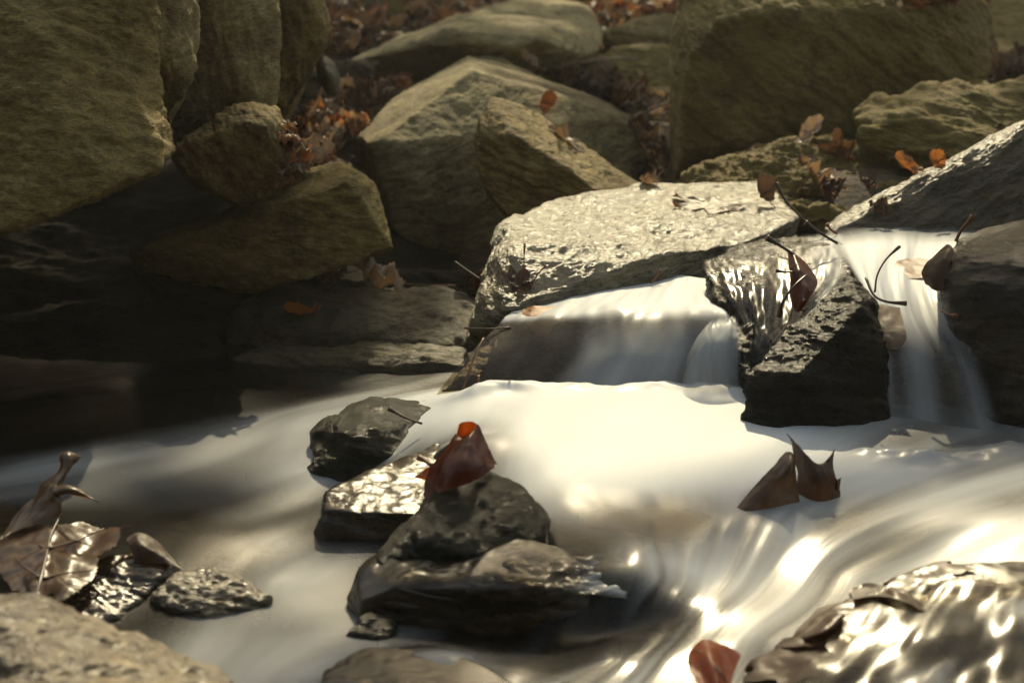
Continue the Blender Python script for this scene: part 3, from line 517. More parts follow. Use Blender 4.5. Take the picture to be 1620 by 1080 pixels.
    z = z + .0032 * (1 - .55 * ss(.05, .2, Z[:, 0]) * ss(-1.5, -1.3, -Z[:, 1])) * fbm(np.stack([psi * 6.5, s * 6, s * 0], 1), 2) + .0004 * fbm(np.stack([psi * 30, s * 8, s * 0], 1), 2)
    V = np.stack([Z[:, 0], Z[:, 1], z], 1)
    o = mesh_np('stream_water', V, gfaces(len(ys) - 1, len(xs) - 1), M['water'], attrs={'foam': ('FLOAT', foam), 'cover': ('FLOAT', np.ones(len(V))), 'flow': ('FLOAT_VECTOR', fl)})
    tag(o, kind='structure')
WATER = []
def build_water():
    build_stream()
    flowpatch('waterfall', '', [
        [(840, 474, 2.04), (930, 458, 2.06), (1040, 440, 2.09), (1100, 438, 2.08), (1160, 450, 2.04)],
        [(805, 497, 1.965), (900, 483, 1.97), (1000, 474, 1.965), (1100, 474, 1.955), (1165, 478, 1.94)],
        [(785, 518, 1.94), (880, 505, 1.925), (990, 497, 1.915), (1100, 497, 1.905), (1175, 498, 1.895)],
        [(742, 562, 1.90), (855, 560, 1.88), (980, 560, 1.862), (1090, 560, 1.86), (1182, 560, 1.86)],
        [(685, 632, 1.862), (800, 637, 1.832), (950, 632, 1.83), (1080, 630, 1.83), (1192, 640, 1.83)],
        [(680, 660, 1.85), (800, 665, 1.82), (950, 660, 1.82), (1080, 660, 1.82), (1195, 670, 1.82)]], 180, 150,
        lambda u, v: 1.2 - .95 * ss(.30, .46, v) + .22 * ss(.3, .5, u) * ss(.4, .6, v) + .35 * ss(.74, .85, v) - .62 * (1 - ss(.15, .42, u)) * (1 - ss(.0, .9, v) * .3), 1, fs=(3.2, 1.1), amp=.0026, bumpf=(5, 1.8), seed=1)
    flowpatch('waterfall', '', [
        [(1118, 512, 1.885), (1135, 500, 1.89), (1165, 498, 1.885)],
        [(1095, 540, 1.86), (1125, 522, 1.855), (1172, 520, 1.86)],
        [(1078, 575, 1.84), (1120, 558, 1.83), (1176, 560, 1.84)],
        [(1068, 625, 1.82), (1115, 628, 1.812), (1180, 630, 1.82)]], 60, 60,
        lambda u, v: .55 + .3 * np.sin(u * 3.1), lambda u, v: ss(0, .25, u) * ss(0, .12, 1 - u) * ss(0, .3, v) * (.75 - .2 * v), fs=(2, .7), amp=.0016, bumpf=(4, 1.5), seed=2)
    flowpatch('water_film', '', [
        [(1108, 412, 2.04), (1180, 384, 2.10), (1270, 370, 2.13), (1340, 366, 2.14)],
        [(1116, 432, 1.985), (1190, 415, 2.0), (1270, 400, 2.02), (1345, 395, 2.03)],
        [(1140, 462, 1.93), (1200, 460, 1.92), (1270, 445, 1.925), (1345, 425, 1.93)],
        [(1165, 510, 1.885), (1205, 515, 1.86), (1262, 495, 1.85), (1330, 450, 1.87)],
        [(1176, 560, 1.84), (1205, 565, 1.82), (1240, 548, 1.80), (1305, 480, 1.83)],
        [(1182, 620, 1.80), (1205, 620, 1.785), (1222, 600, 1.775), (1260, 540, 1.80)]], 110, 110,
        lambda u, v: -.2 + 1.0 * ss(.45, 1, u) * (1 - v * .6), lambda u, v: ss(0, .14, 1 - u) * ss(0, .1, v) * ss(0, .06, u), fs=(3, 1.5), amp=.0034, bumpf=(6, 4), seed=3)
    flowpatch('waterfall', '', [
        [(1280, 370, 2.16), (1380, 352, 2.24), (1470, 352, 2.24), (1560, 362, 2.2)],
        [(1320, 398, 2.03), (1400, 392, 2.06), (1460, 396, 2.06), (1535, 402, 2.02)],
        [(1345, 430, 1.935), (1400, 436, 1.94), (1450, 443, 1.935), (1512, 450, 1.92)],
        [(1368, 472, 1.865), (1410, 486, 1.86), (1460, 496, 1.86), (1520, 500, 1.85)],
        [(1385, 535, 1.815), (1432, 556, 1.805), (1490, 560, 1.80), (1548, 560, 1.80)],
        [(1393, 620, 1.79), (1440, 632, 1.78), (1510, 632, 1.77), (1575, 620, 1.77)],
        [(1403, 705, 1.77), (1450, 715, 1.75), (1530, 715, 1.74), (1592, 700, 1.74)]], 130, 150,
        lambda u, v: 1.1 - .62 * ss(.42, .66, v), lambda u, v: ss(.0, .16, v) * ss(0, .1, u) * ((1 - ss(.55, .75, v)) + ss(.55, .75, v) * ss(0, .14, u) * ss(0, .2, 1 - u) * (.7 + .3 * np.sin(u * 15 + 1.0))), fs=(2.4, .8), amp=.0018, bumpf=(4, 1.2), seed=4)
    flowpatch('water_film', '', [
        [(640, 862, 1.42), (750, 848, 1.418), (900, 868, 1.385), (1010, 880, 1.375)], [(600, 885, 1.40), (740, 878, 1.39), (880, 890, 1.368), (1005, 905, 1.36)],
        [(572, 908, 1.378), (740, 898, 1.365), (870, 908, 1.35), (1000, 925, 1.345)], [(562, 935, 1.355), (740, 918, 1.345), (860, 932, 1.33), (990, 948, 1.33)]], 100, 50,
        lambda u, v: -.3 + .95 * ss(.5, 1, u), lambda u, v: ss(0, .25, u) * ss(0, .15, 1 - v) * ss(0, .2, v), fs=(5, 3), amp=.0028, bumpf=(9, 4), seed=6)
# ------------------------------------------------------------------ leaves
def leaf_outline(kind, th):
    """radius of a blade about its middle; th = 0 is the tip"""
    if kind == 'maple':
        lob = [(0, 1.0, .30), (.95, .9, .26), (-.95, .9, .26), (1.95, .62, .26), (-1.95, .62, .26)]
        r = np.full_like(th, .36)
        for a, h, wd in lob:
            d = np.abs((th - a + math.pi) % (2 * math.pi) - math.pi); r = np.maximum(r, h * np.clip(1 - d / (wd * 2.5), 0, 1) ** .62)
        return r * (1 + .07 * np.sin(th * 23)) + .05
    if kind == 'oak':
        return .32 + .55 * np.abs(np.cos(th / 2)) ** 3 + .12 * np.cos(th * 9) * np.clip(np.cos(th / 2), .2, 1)
    return (.36 + .55 * np.abs(np.cos(th / 2)) ** 5 + .25 * np.abs(np.sin(th / 2)) ** 8) * (1 + .015 * np.sin(th * 40))
def leaf_mesh(kind, size, curl, fold, crinkle, seed, nr=8, na=56):
    th = np.linspace(-math.pi, math.pi, na, endpoint=False); R = leaf_outline(kind, th) * size / 1.5
    V = [np.zeros((1, 3))]
    for k in range(1, nr + 1): s = k / nr; V.append(np.stack([np.sin(th) * R * s, np.cos(th) * R * s, 0 * th], 1))
    V = np.concatenate(V); x, y = V[:, 0] / size, V[:, 1] / size
    z = fold * np.abs(x) * size + curl * (x ** 2 * 1.4 + y ** 2) * size
    z += crinkle * size * fbm(np.stack([x * 3.6, y * 3.6, x * 0 + seed * 1.7], 1), 4, .6)
    V[:, 2] = z
    Fc = []
    for a in range(na): b = (a + 1) % na; Fc.append((0, 1 + a, 1 + b))
    for k in range(nr - 1):
        for a in range(na): b = (a + 1) % na; o = 1 + k * na; Fc.append((o + a, o + na + a, o + na + b, o + b))
    return V, Fc, R[0]
def leaf_obj(name, kind, size, mat, stemlen=.5, curl=1.0, fold=.25, crinkle=.12, seed=1, stemmat=None, rstem=.012):
    V, Fc, rb = leaf_mesh(kind, size, curl, fold, crinkle, seed)
    me = bpy.data.meshes.new(name); me.from_pydata([tuple(q) for q in V], [], Fc); me.polygons.foreach_set('use_smooth', [True] * len(me.polygons)); me.materials.append(mat)
    o = bpy.data.objects.new(name, me); COL.objects.link(o)
    if stemlen:
        s = size; n0 = 1 + 7 * 56
        b = V[n0]   # the base rim vertex
        tube('stem', [Vector((0, s * .35, V[0][2] + .002 * s)), Vector((0, 0, V[0][2] + .006 * s)), Vector(b) * .8, Vector(b) * 1.02, Vector(b) + Vector((.08 * s, -stemlen * s * .5, .05 * s)), Vector(b) + Vector((.02 * s, -stemlen * s, .16 * s))],
             [s * rstem * .5, s * rstem * .8, s * rstem, s * rstem, s * rstem * .9, s * rstem * 1.6], stemmat or M['stem'], o, seg=6, sub=3)
    return o
def dup(o):
    c = o.copy(); COL.objects.link(c)
    for ch in o.children: d = ch.copy(); COL.objects.link(d); d.parent = c; d.matrix_parent_inverse = Matrix()
    return c
bpy.context.view_layer.update(); DG = bpy.context.evaluated_depsgraph_get()
def hit(px, py):
    d = ray(px, py).normalized(); ok, loc, nrm, *_ = S.ray_cast(DG, Vector((0, 0, CZ)), d)
    return (loc, nrm) if ok else (None, None)
def orient(o, loc, nrm, spin, tilt=(0, 0), lift=.002):
    q = Vector((0, 0, 1)).rotation_difference(nrm); o.rotation_mode = 'XYZ'
    m = q.to_matrix() @ Euler((tilt[0], tilt[1], spin)).to_matrix(); o.rotation_euler = m.to_euler(); o.location = loc + nrm * lift
def inpoly(x, y, pg):
    r = False; j = len(pg) - 1
    for i in range(len(pg)):
        if (pg[i][1] > y) != (pg[j][1] > y) and x < (pg[j][0] - pg[i][0]) * (y - pg[i][1]) / (pg[j][1] - pg[i][1]) + pg[i][0]: r = not r
        j = i
    return r
# prototypes for the drifts
PR = []
def litter(poly, n, label, group, kinds, smin=.04, smax=.07, up=.8):
    xs = [q[0] for q in poly]; ys = [q[1] for q in poly]; k = 0; tr = 0
    protos = []
    for i, kd in enumerate(kinds):
        protos.append(leaf_obj('dry_leaf', ['maple', 'oval', 'oak', 'maple'][i % 4], .06, LM[kd], stemlen=.5 if i % 3 == 0 else 0, curl=random.uniform(.1, .7), fold=random.uniform(-.4, .5), crinkle=random.uniform(.2, .4), seed=i + len(group)))
    used = set()
    while k < n and tr < n * 8:
        tr += 1; x = random.uniform(min(xs), max(xs)); y = random.uniform(min(ys), max(ys))
        if not inpoly(x, y, poly): continue
        loc, nrm = hit(x, y)
        if loc is None: continue
        i = random.randrange(len(protos)); o = protos[i] if i not in used else dup(protos[i]); used.add(i)
        nr = (nrm * (1 - up) + Vector((random.gauss(0, .3), random.gauss(-.35, .3), 1)) * up).normalized()
        s = .72 * random.uniform(smin, smax) / .06; o.scale = (s, s, s * random.uniform(.8, 1.5))
        orient(o, loc, nr, random.uniform(0, 6.28), (random.gauss(0, .22), random.gauss(0, .22)), random.uniform(.002, .016))
        tag(o, label.replace('@', kinds[i].replace('paleleaf', 'pale').replace('rust', 'rusty')), 'leaf', group); k += 1
    for i, q in enumerate(protos):
        if i not in used:
            for ch in list(q.children): bpy.data.objects.remove(ch)
            bpy.data.objects.remove(q)
litter([(450, 200), (530, 160), (630, 118), (645, 128), (590, 190), (545, 240), (520, 258), (470, 290), (450, 300)], 130, '@ dry curled leaf in the drift left of the peaked boulder', 'leaves drifted left of the peaked boulder', ['tan', 'brown', 'rust', 'tan', 'paleleaf', 'orange', 'dark'], .035, .06)
litter([(820, 108), (900, 100), (960, 118), (1010, 150), (1060, 165), (1062, 200), (1010, 185), (900, 140)], 85, '@ dry curled leaf in the drift right of the boulder summit', 'leaves drifted right of the boulder summit', ['tan', 'brown', 'dark', 'tan', 'paleleaf', 'rust'], .035, .06)
litter([(1010, 185), (1062, 190), (1064, 295), (1010, 290)], 14, '@ crumpled leaf in the gap beside the massive block', 'leaves in the gap beside the massive block', ['dark', 'brown', 'tan'], .04, .06)
litter([(515, 60), (560, 70), (580, 82), (520, 92)], 8, '@ leaf lying at the left end of the broad back slab', 'leaves at the left end of the back slab', ['rust', 'tan', 'rust'], .05, .08)
litter([(945, 25), (1070, 0), (1075, 22), (1000, 36), (950, 50)], 24, '@ leaf on the flat dark stone left of the massive block', 'leaves on the flat dark stone', ['paleleaf', 'orange', 'tan', 'rust'], .05, .08)
litter([(1425, -5), (1500, -5), (1500, 10), (1430, 12)], 6, '@ leaf resting on top of the massive block', 'leaves on top of the massive block', ['orange', 'rust', 'orange'], .05, .07)
litter([(1560, 95), (1620, 85), (1620, 130), (1555, 130)], 14, '@ leaf on the bank right of the massive block', 'leaves on the bank right of the block', ['brown', 'tan', 'dark'], .04, .07)
litter([(1290, 300), (1380, 290), (1400, 340), (1330, 350)], 4, '@ leaf scrap in the damp hollow behind the bright-edged slab', 'leaf scraps behind the bright-edged slab', ['dark', 'brown', 'dark'], .03, .045)
def stuff_litter():
    protos = [leaf_mesh(k, .07, c, f, cr_, s, nr=2, na=16)[:2] for k, c, f, cr_, s in (('maple', .5, .2, .4, 1), ('oval', .8, .4, .4, 2), ('oak', .4, -.3, .4, 3), ('maple', .9, .1, .4, 4))]
    mats = ['tan', 'brown', 'rust', 'paleleaf', 'orange', 'dark']; wts = [.32, .34, .12, .08, .02, .12]
    V = []; Fc = []; mi = []; base = 0
    rs = np.random.RandomState(5)
    gr = bpy.data.objects['ground']
    N = 13000
    for i in range(N):
        y = 4.0 + rs.rand() ** 1.3 * 5.0; x = rs.uniform(-.30, .34) * y
        ok, loc, nrm, _ = gr.ray_cast(Vector((x, y, 10)), Vector((0, 0, -1)))
        if not ok: continue
        pv, pf = protos[rs.randint(4)]; s = rs.uniform(.3, .75)
        R = np.array(Euler((rs.normal(0, .35), rs.normal(0, .35), rs.uniform(0, 6.28))).to_matrix())
        q = (pv * s) @ R.T + np.array([loc.x, loc.y, loc.z + rs.uniform(.005, .045)])
        V.append(q); m = rs.choice(6, p=wts)
        for f in pf: Fc.append(tuple(v + base for v in f)); mi.append(m)
        base += len(pv)
    V = np.concatenate(V); me = bpy.data.meshes.new('leaf_litter'); me.from_pydata(V.tolist(), [], Fc)
    for k in mats: me.materials.append(LM[k])
    me.polygons.foreach_set('material_index', mi); me.polygons.foreach_set('use_smooth', [True] * len(mi))
    o = bpy.data.objects.new('leaf_litter', me); COL.objects.link(o); tag(o, 'deep carpet of fallen brown and orange leaves covering the bank behind the rocks', 'leaf litter', kind='stuff')
stuff_litter()
# single leaves on the rocks
def place_leaf(px, py, label, kind, size, mk, spin, tilt=(0, 0), lift=.004, name='fallen_leaf', up=.0, **kw):
    loc, nrm = hit(px, py); o = leaf_obj(name, kind, size, LM[mk], **kw)
    nr = (nrm * (1 - up) + Vector((0, -.2, 1)) * up).normalized()
    orient(o, loc, nr, spin, tilt, lift); tag(o, label, 'leaf'); return o
place_leaf(858, 170, 'small dark red leaf standing up behind the top of the wedge-shaped slab', 'oval', .032, 'rust', .3, tilt=(.8, .2), lift=.006, curl=.6)
place_leaf(1205, 322, 'small dark brown curled leaf on the right end of the silvery slab', 'oval', .035, 'brown', .5, tilt=(.5, .3), lift=.008, curl=1, fold=.5, stemlen=.6)
place_leaf(1282, 222, 'pale pointed leaf catching the sun on the crest of the mossy mound', 'oval', .045, 'paleleaf', -1.2, tilt=(.3, 0), lift=.006, curl=.5, stemlen=.6)
place_leaf(1345, 245, 'folded reddish-brown leaf against the hollowed ledge rock', 'maple', .05, 'brown', -.6, tilt=(.5, .3), lift=.01, curl=.6, fold=.5, crinkle=.3)
place_leaf(1283, 290, 'crumpled tan leaf with holes below the pale pointed leaf on the mossy mound', 'maple', .05, 'tan', 2.6, tilt=(.4, .2), lift=.01, curl=.8, crinkle=.4)
place_leaf(1443, 282, 'glowing orange leaf behind the bright edge of the long dark slab', 'oval', .035, 'orange', 1.3, tilt=(.7, 0), lift=.012, curl=.5)
place_leaf(1484, 272, 'smaller orange leaf tucked beside the glowing one at the bright slab edge', 'oval', .024, 'orange', .2, tilt=(.6, 0), lift=.01, curl=.5)
place_leaf(620, 458, 'pale tan leaf with dark fold on top of the low dark slab', 'oak', .065, 'paleleaf', 1.7, tilt=(.3, .2), lift=.006, curl=.6, crinkle=.3, stemlen=.9, up=.5)
place_leaf(487, 503, 'bright orange leaf with red stem on the face of the low dark slab', 'oval', .04, 'orange', 1.3, tilt=(-.2, .9), lift=.006, curl=.6, fold=.3, stemlen=1.1)
place_leaf(520, 447, 'shrivelled rusty leaf along the crest of the low dark slab', 'oval', .05, 'rust', 1.5, lift=.004, curl=.6, crinkle=.4, up=.5)
place_leaf(755, 455, 'brown leaf wedged behind the left end of the silvery slab', 'oval', .05, 'brown', .2, tilt=(1, .2), lift=.01)
place_leaf(820, 462, 'blurry brown leaf tucked against the shaded left end of the silvery slab', 'oak', .04, 'dark', .4, tilt=(.2, .2), lift=.005, curl=.3)
place_leaf(290, 207, 'crumpled pale leaf scrap wedged in the cleft beside the corner boulder', 'maple', .045, 'wetgrey', .6, tilt=(.6, .4), lift=.012, curl=1.5, crinkle=.3)
# shaped leaves (surfaces swept through measured points)
def shaped(name, label, rows, mat, nu=40, nv=40, crinkle=.0015, mask=None, conv=None, parent=None, warp=.0012):
    G = patch(rows, nu, nv, conv); V = G.reshape(-1, 3); Fc = gfaces(nv, nu)
    V = V + vnorm(V, Fc) * (crinkle * fbm(V / .012, 3) + warp * fbm(V / .035 + 5, 2))[:, None]
    if mask is not None:
        u = (np.arange(nu) + .5) / nu; v = (np.arange(nv) + .5) / nv; vv, uu = np.meshgrid(v, u, indexing='ij'); Fc = Fc[mask(uu, vv).ravel()]
    o = mesh_np(name, V, Fc, mat, origin=(0, 0, 0) if parent is not None else V[Fc].reshape(-1, 3)[np.argmin(V[Fc].reshape(-1, 3)[:, 2])], parent=None)
    if parent is not None: o.parent = parent; o.location = -parent.location
    elif label: tag(o, label, 'leaf')
    return o
Z1 = lambda x, y, Y: P(x / 2.7, 680 + y / 2.7, Y)
big = shaped('fallen_leaf', 'large glossy wet brown leaf with raised veins in the lower left corner', [
    [(50, 700, 1.33), (130, 712, 1.32), (160, 716, 1.31), (250, 722, 1.33), (330, 738, 1.34)],
    [(0, 610, 1.37), (80, 610, 1.36), (175, 632, 1.335), (290, 615, 1.37), (405, 612, 1.38)],
    [(-15, 520, 1.41), (75, 520, 1.40), (197, 540, 1.37), (330, 515, 1.42), (480, 505, 1.42)],
    [(5, 450, 1.45), (110, 440, 1.44), (215, 455, 1.41), (380, 435, 1.46), (560, 425, 1.455)],
    [(50, 400, 1.47), (160, 385, 1.465), (240, 385, 1.45), (370, 395, 1.48), (572, 408, 1.465)]], LM['wetbrown'], 60, 60, .0011, conv=Z1, warp=.0045, mask=lambda u, v: (u < .97 - .03 * np.sin(v * 19) + .5 * (v > .86)) & (v < .975 - .03 * np.sin(u * 15 + 1) + .5 * (u > .86)) & (v > .02 + .025 * np.sin(u * 22)) & (u > .02 + .02 * np.sin(v * 16)))
shaped('upper_lobe', None, [
    [(0, 470, 1.43), (60, 430, 1.445), (150, 400, 1.45), (262, 360, 1.455)], [(60, 370, 1.47), (120, 350, 1.465), (190, 330, 1.46), (262, 320, 1.455)],
    [(130, 300, 1.48), (165, 290, 1.47), (210, 280, 1.46), (250, 265, 1.46)], [(170, 245, 1.49), (200, 240, 1.475), (230, 240, 1.465), (262, 240, 1.47)],
    [(190, 215, 1.495), (215, 220, 1.48), (245, 225, 1.47), (270, 222, 1.48)], [(245, 165, 1.50), (262, 170, 1.485), (285, 175, 1.48), (300, 170, 1.49)],
    [(250, 110, 1.505), (275, 110, 1.49), (310, 115, 1.49), (340, 125, 1.5)], [(258, 92, 1.51), (285, 88, 1.50), (315, 95, 1.50), (354, 108, 1.505)]], LM['wetwarm'], 30, 50, .0012, conv=Z1, parent=big)
shaped('curled_lobe', None, [
    [(225, 245, 1.47), (290, 238, 1.465), (350, 265, 1.46), (400, 290, 1.455), (432, 313, 1.45)], [(232, 268, 1.46), (290, 258, 1.455), (350, 272, 1.455), (398, 296, 1.452), (432, 315, 1.45)],
    [(238, 285, 1.465), (290, 268, 1.465), (345, 280, 1.46), (396, 300, 1.455), (431, 317, 1.45)]], LM['wetwarm'], 40, 12, .0008, conv=Z1, parent=big)
def vein(pts, r, parent, mat=None): 
    o = tube('vein', [Z1(a, b, c) for a, b, c in pts], [r, r * .7, r * .35], mat or M['darkstem'], None, 6, 5); o.parent = parent; o.location = o.location - parent.location
vein([(150, 722, 1.305), (175, 632, 1.328), (197, 540, 1.364), (215, 455, 1.404), (262, 355, 1.445)], .0016, big)
for pts in ([(182, 634, 1.328), (290, 608, 1.362), (400, 600, 1.372)], [(170, 630, 1.328), (110, 590, 1.352), (60, 540, 1.385)], [(205, 505, 1.378), (330, 470, 1.432), (445, 420, 1.45)], [(200, 512, 1.38), (150, 480, 1.41), (120, 450, 1.43)]): vein(pts, .0010, big)
Z2 = lambda x, y, Y: P(460 + x / 2.25, 600 + y / 2.25, Y - .12)
red = shaped('fallen_leaf', 'dark red leaf curled into a cone, standing upright against the peaked midstream stone', [
    [(470, 420, 1.57), (560, 390, 1.555), (660, 360, 1.56), (740, 300, 1.585)], [(480, 350, 1.585), (560, 330, 1.56), (650, 310, 1.56), (734, 292, 1.59)],
    [(500, 300, 1.59), (570, 280, 1.57), (650, 265, 1.57), (715, 255, 1.595)], [(548, 250, 1.60), (590, 235, 1.585), (640, 225, 1.58), (695, 215, 1.60)],
    [(575, 215, 1.605), (600, 220, 1.59), (640, 200, 1.588), (678, 178, 1.605)], [(590, 196, 1.606), (612, 212, 1.598), (645, 190, 1.594), (664, 160, 1.606)]], LM['red'], 40, 40, .0008, conv=Z2)
shaped('rolled_rim', None, [
    [(575, 235, 1.618), (610, 225, 1.625), (650, 205, 1.622), (672, 180, 1.61)], [(590, 200, 1.622), (610, 195, 1.63), (645, 180, 1.626), (668, 168, 1.612)], [(600, 160, 1.62), (615, 152, 1.625), (645, 150, 1.622), (664, 158, 1.608)]], LM['redorange'], 24, 14, .0004, conv=Z2, parent=red)
shaped('side_lobe', None, [[(500, 300, 1.592), (470, 325, 1.60), (436, 345, 1.60)], [(495, 335, 1.59), (470, 345, 1.595), (438, 347, 1.6)], [(488, 362, 1.588), (470, 356, 1.595), (440, 350, 1.6)]], LM['redorange'], 16, 10, .0004, conv=Z2, parent=red)
o = tube('stem', [Z2(500, 305, 1.592), Z2(480, 290, 1.60), Z2(455, 278, 1.605)], [.0015, .0015, .0024], M['stem'], None); o.parent = red; o.location = o.location - red.location
Z3 = lambda x, y, Y: P(1020 + x / 2.572, 660 + y / 2.572, Y - (.09 if Y > 1.4 else .04))
shaped('fallen_leaf', 'smooth folded brown leaf rising from the foam, left of the spiky one', [
    [(315, 462, 1.553), (400, 425, 1.562), (500, 400, 1.572), (640, 372, 1.595)], [(345, 405, 1.565), (430, 368, 1.567), (520, 345, 1.575), (625, 320, 1.597)],
    [(430, 300, 1.58), (490, 290, 1.577), (550, 280, 1.58), (620, 265, 1.597)], [(520, 200, 1.59), (555, 205, 1.585), (590, 205, 1.58), (616, 205, 1.595)], [(575, 140, 1.60), (588, 138, 1.595), (602, 142, 1.595), (614, 158, 1.60)]], LM['wetwarm'], 40, 40, .0008, conv=Z3)
spk = shaped('fallen_leaf', 'spiky dark brown leaf with three upright points in the foam, right of the folded one', [
    [(612, 400, 1.612), (680, 390, 1.605), (740, 380, 1.608), (792, 370, 1.618)], [(618, 320, 1.615), (690, 310, 1.60), (740, 305, 1.603), (790, 300, 1.618)],
    [(622, 240, 1.62), (680, 235, 1.60), (730, 240, 1.60), (778, 248, 1.61)], [(612, 160, 1.63), (660, 170, 1.61), (715, 200, 1.605), (768, 190, 1.615)],
    [(598, 100, 1.635), (622, 120, 1.62), (700, 190, 1.61), (772, 150, 1.62)], [(584, 70, 1.64), (590, 78, 1.635), (716, 198, 1.612), (778, 128, 1.62)]], LM['dark'], 48, 40, .0008, conv=Z3)
shaped('side_point', None, [[(770, 248, 1.612), (785, 250, 1.61), (801, 243, 1.612)], [(772, 270, 1.61), (785, 268, 1.606), (798, 262, 1.61)], [(776, 298, 1.606), (782, 296, 1.604), (792, 290, 1.605)]], LM['dark'], 12, 12, .0003, conv=Z3, parent=spk)
sp = shaped('fallen_leaf', 'bright red-orange rounded leaf at the bottom edge, left of the leaf-plastered stone', [
    [(182, 950, 1.235), (215, 912, 1.24), (260, 902, 1.24), (320, 920, 1.238), (392, 965, 1.235)], [(176, 985, 1.22), (215, 975, 1.215), (262, 960, 1.21), (320, 965, 1.22), (385, 990, 1.225)],
    [(185, 1040, 1.20), (230, 1035, 1.20), (285, 1025, 1.19), (325, 1035, 1.20), (360, 1050, 1.20)], [(225, 1110, 1.18), (260, 1105, 1.18), (300, 1100, 1.175), (330, 1105, 1.18), (350, 1110, 1.18)]], LM['redorange'], 30, 24, .0008, conv=Z3)
o = tube('vein', [Z3(195, 935, 1.228), Z3(260, 985, 1.205), Z3(305, 1030, 1.186), Z3(335, 1080, 1.18)], [.0004, .0006, .0007], M['darkstem'], None, 6); o.parent = sp; o.location = o.location - sp.location
Z4 = lambda x, y, Y: P(1020 + x / 2.7, 300 + y / 2.7, Y)
hang = shaped('fallen_leaf', 'dark reddish leaf hanging on edge in the flow above the triangular rock', [
    [(612, 262, 1.93), (640, 275, 1.915), (680, 305, 1.92)], [(615, 330, 1.90), (660, 330, 1.885), (725, 360, 1.90)], [(620, 400, 1.885), (670, 400, 1.865), (735, 410, 1.885)],
    [(628, 470, 1.87), (665, 470, 1.85), (705, 460, 1.865)], [(640, 520, 1.86), (655, 522, 1.85), (672, 515, 1.855)]], LM['red'], 28, 40, .001, conv=Z4)
for pts, r in (([(640, 280, 1.915), (580, 240, 1.92), (520, 205, 1.92)], .0018), ([(690, 365, 1.88), (640, 410, 1.86), (590, 480, 1.85), (572, 545, 1.85)], .0013), ([(640, 350, 1.89), (600, 352, 1.89), (560, 346, 1.89)], .0011), ([(630, 515, 1.855), (600, 590, 1.835), (545, 665, 1.82)], .001)):
    o = tube('stem', [Z4(*q) for q in pts], [r * .8, r * .8, r * .9, r * 1.9], M['darkstem'], None); o.parent = hang; o.location = o.location - hang.location
shaped('fallen_leaf', 'dark leaf plastered against the left side of the glossy-topped black boulder', [
    [(1290, 235, 1.88), (1310, 245, 1.87), (1320, 270, 1.865)], [(1220, 300, 1.87), (1270, 300, 1.85), (1300, 320, 1.845)], [(1180, 350, 1.87), (1230, 370, 1.845), (1280, 380, 1.84)], [(1200, 400, 1.86), (1240, 430, 1.84), (1285, 430, 1.835)]], LM['dark'], 24, 24, .001, conv=Z4)
shaped('fallen_leaf', 'dark pointed curled leaf between the big wet leaf and the sparkling stone', [
    [(540, 462, 1.44), (580, 435, 1.45), (640, 455, 1.45), (700, 505, 1.44), (775, 582, 1.415)], [(555, 500, 1.43), (600, 490, 1.425), (655, 510, 1.425), (710, 540, 1.425), (775, 584, 1.414)], [(575, 560, 1.42), (620, 572, 1.42), (670, 568, 1.42), (720, 570, 1.418), (772, 586, 1.413)]], LM['dark'], 40, 20, .0008, conv=Z1)
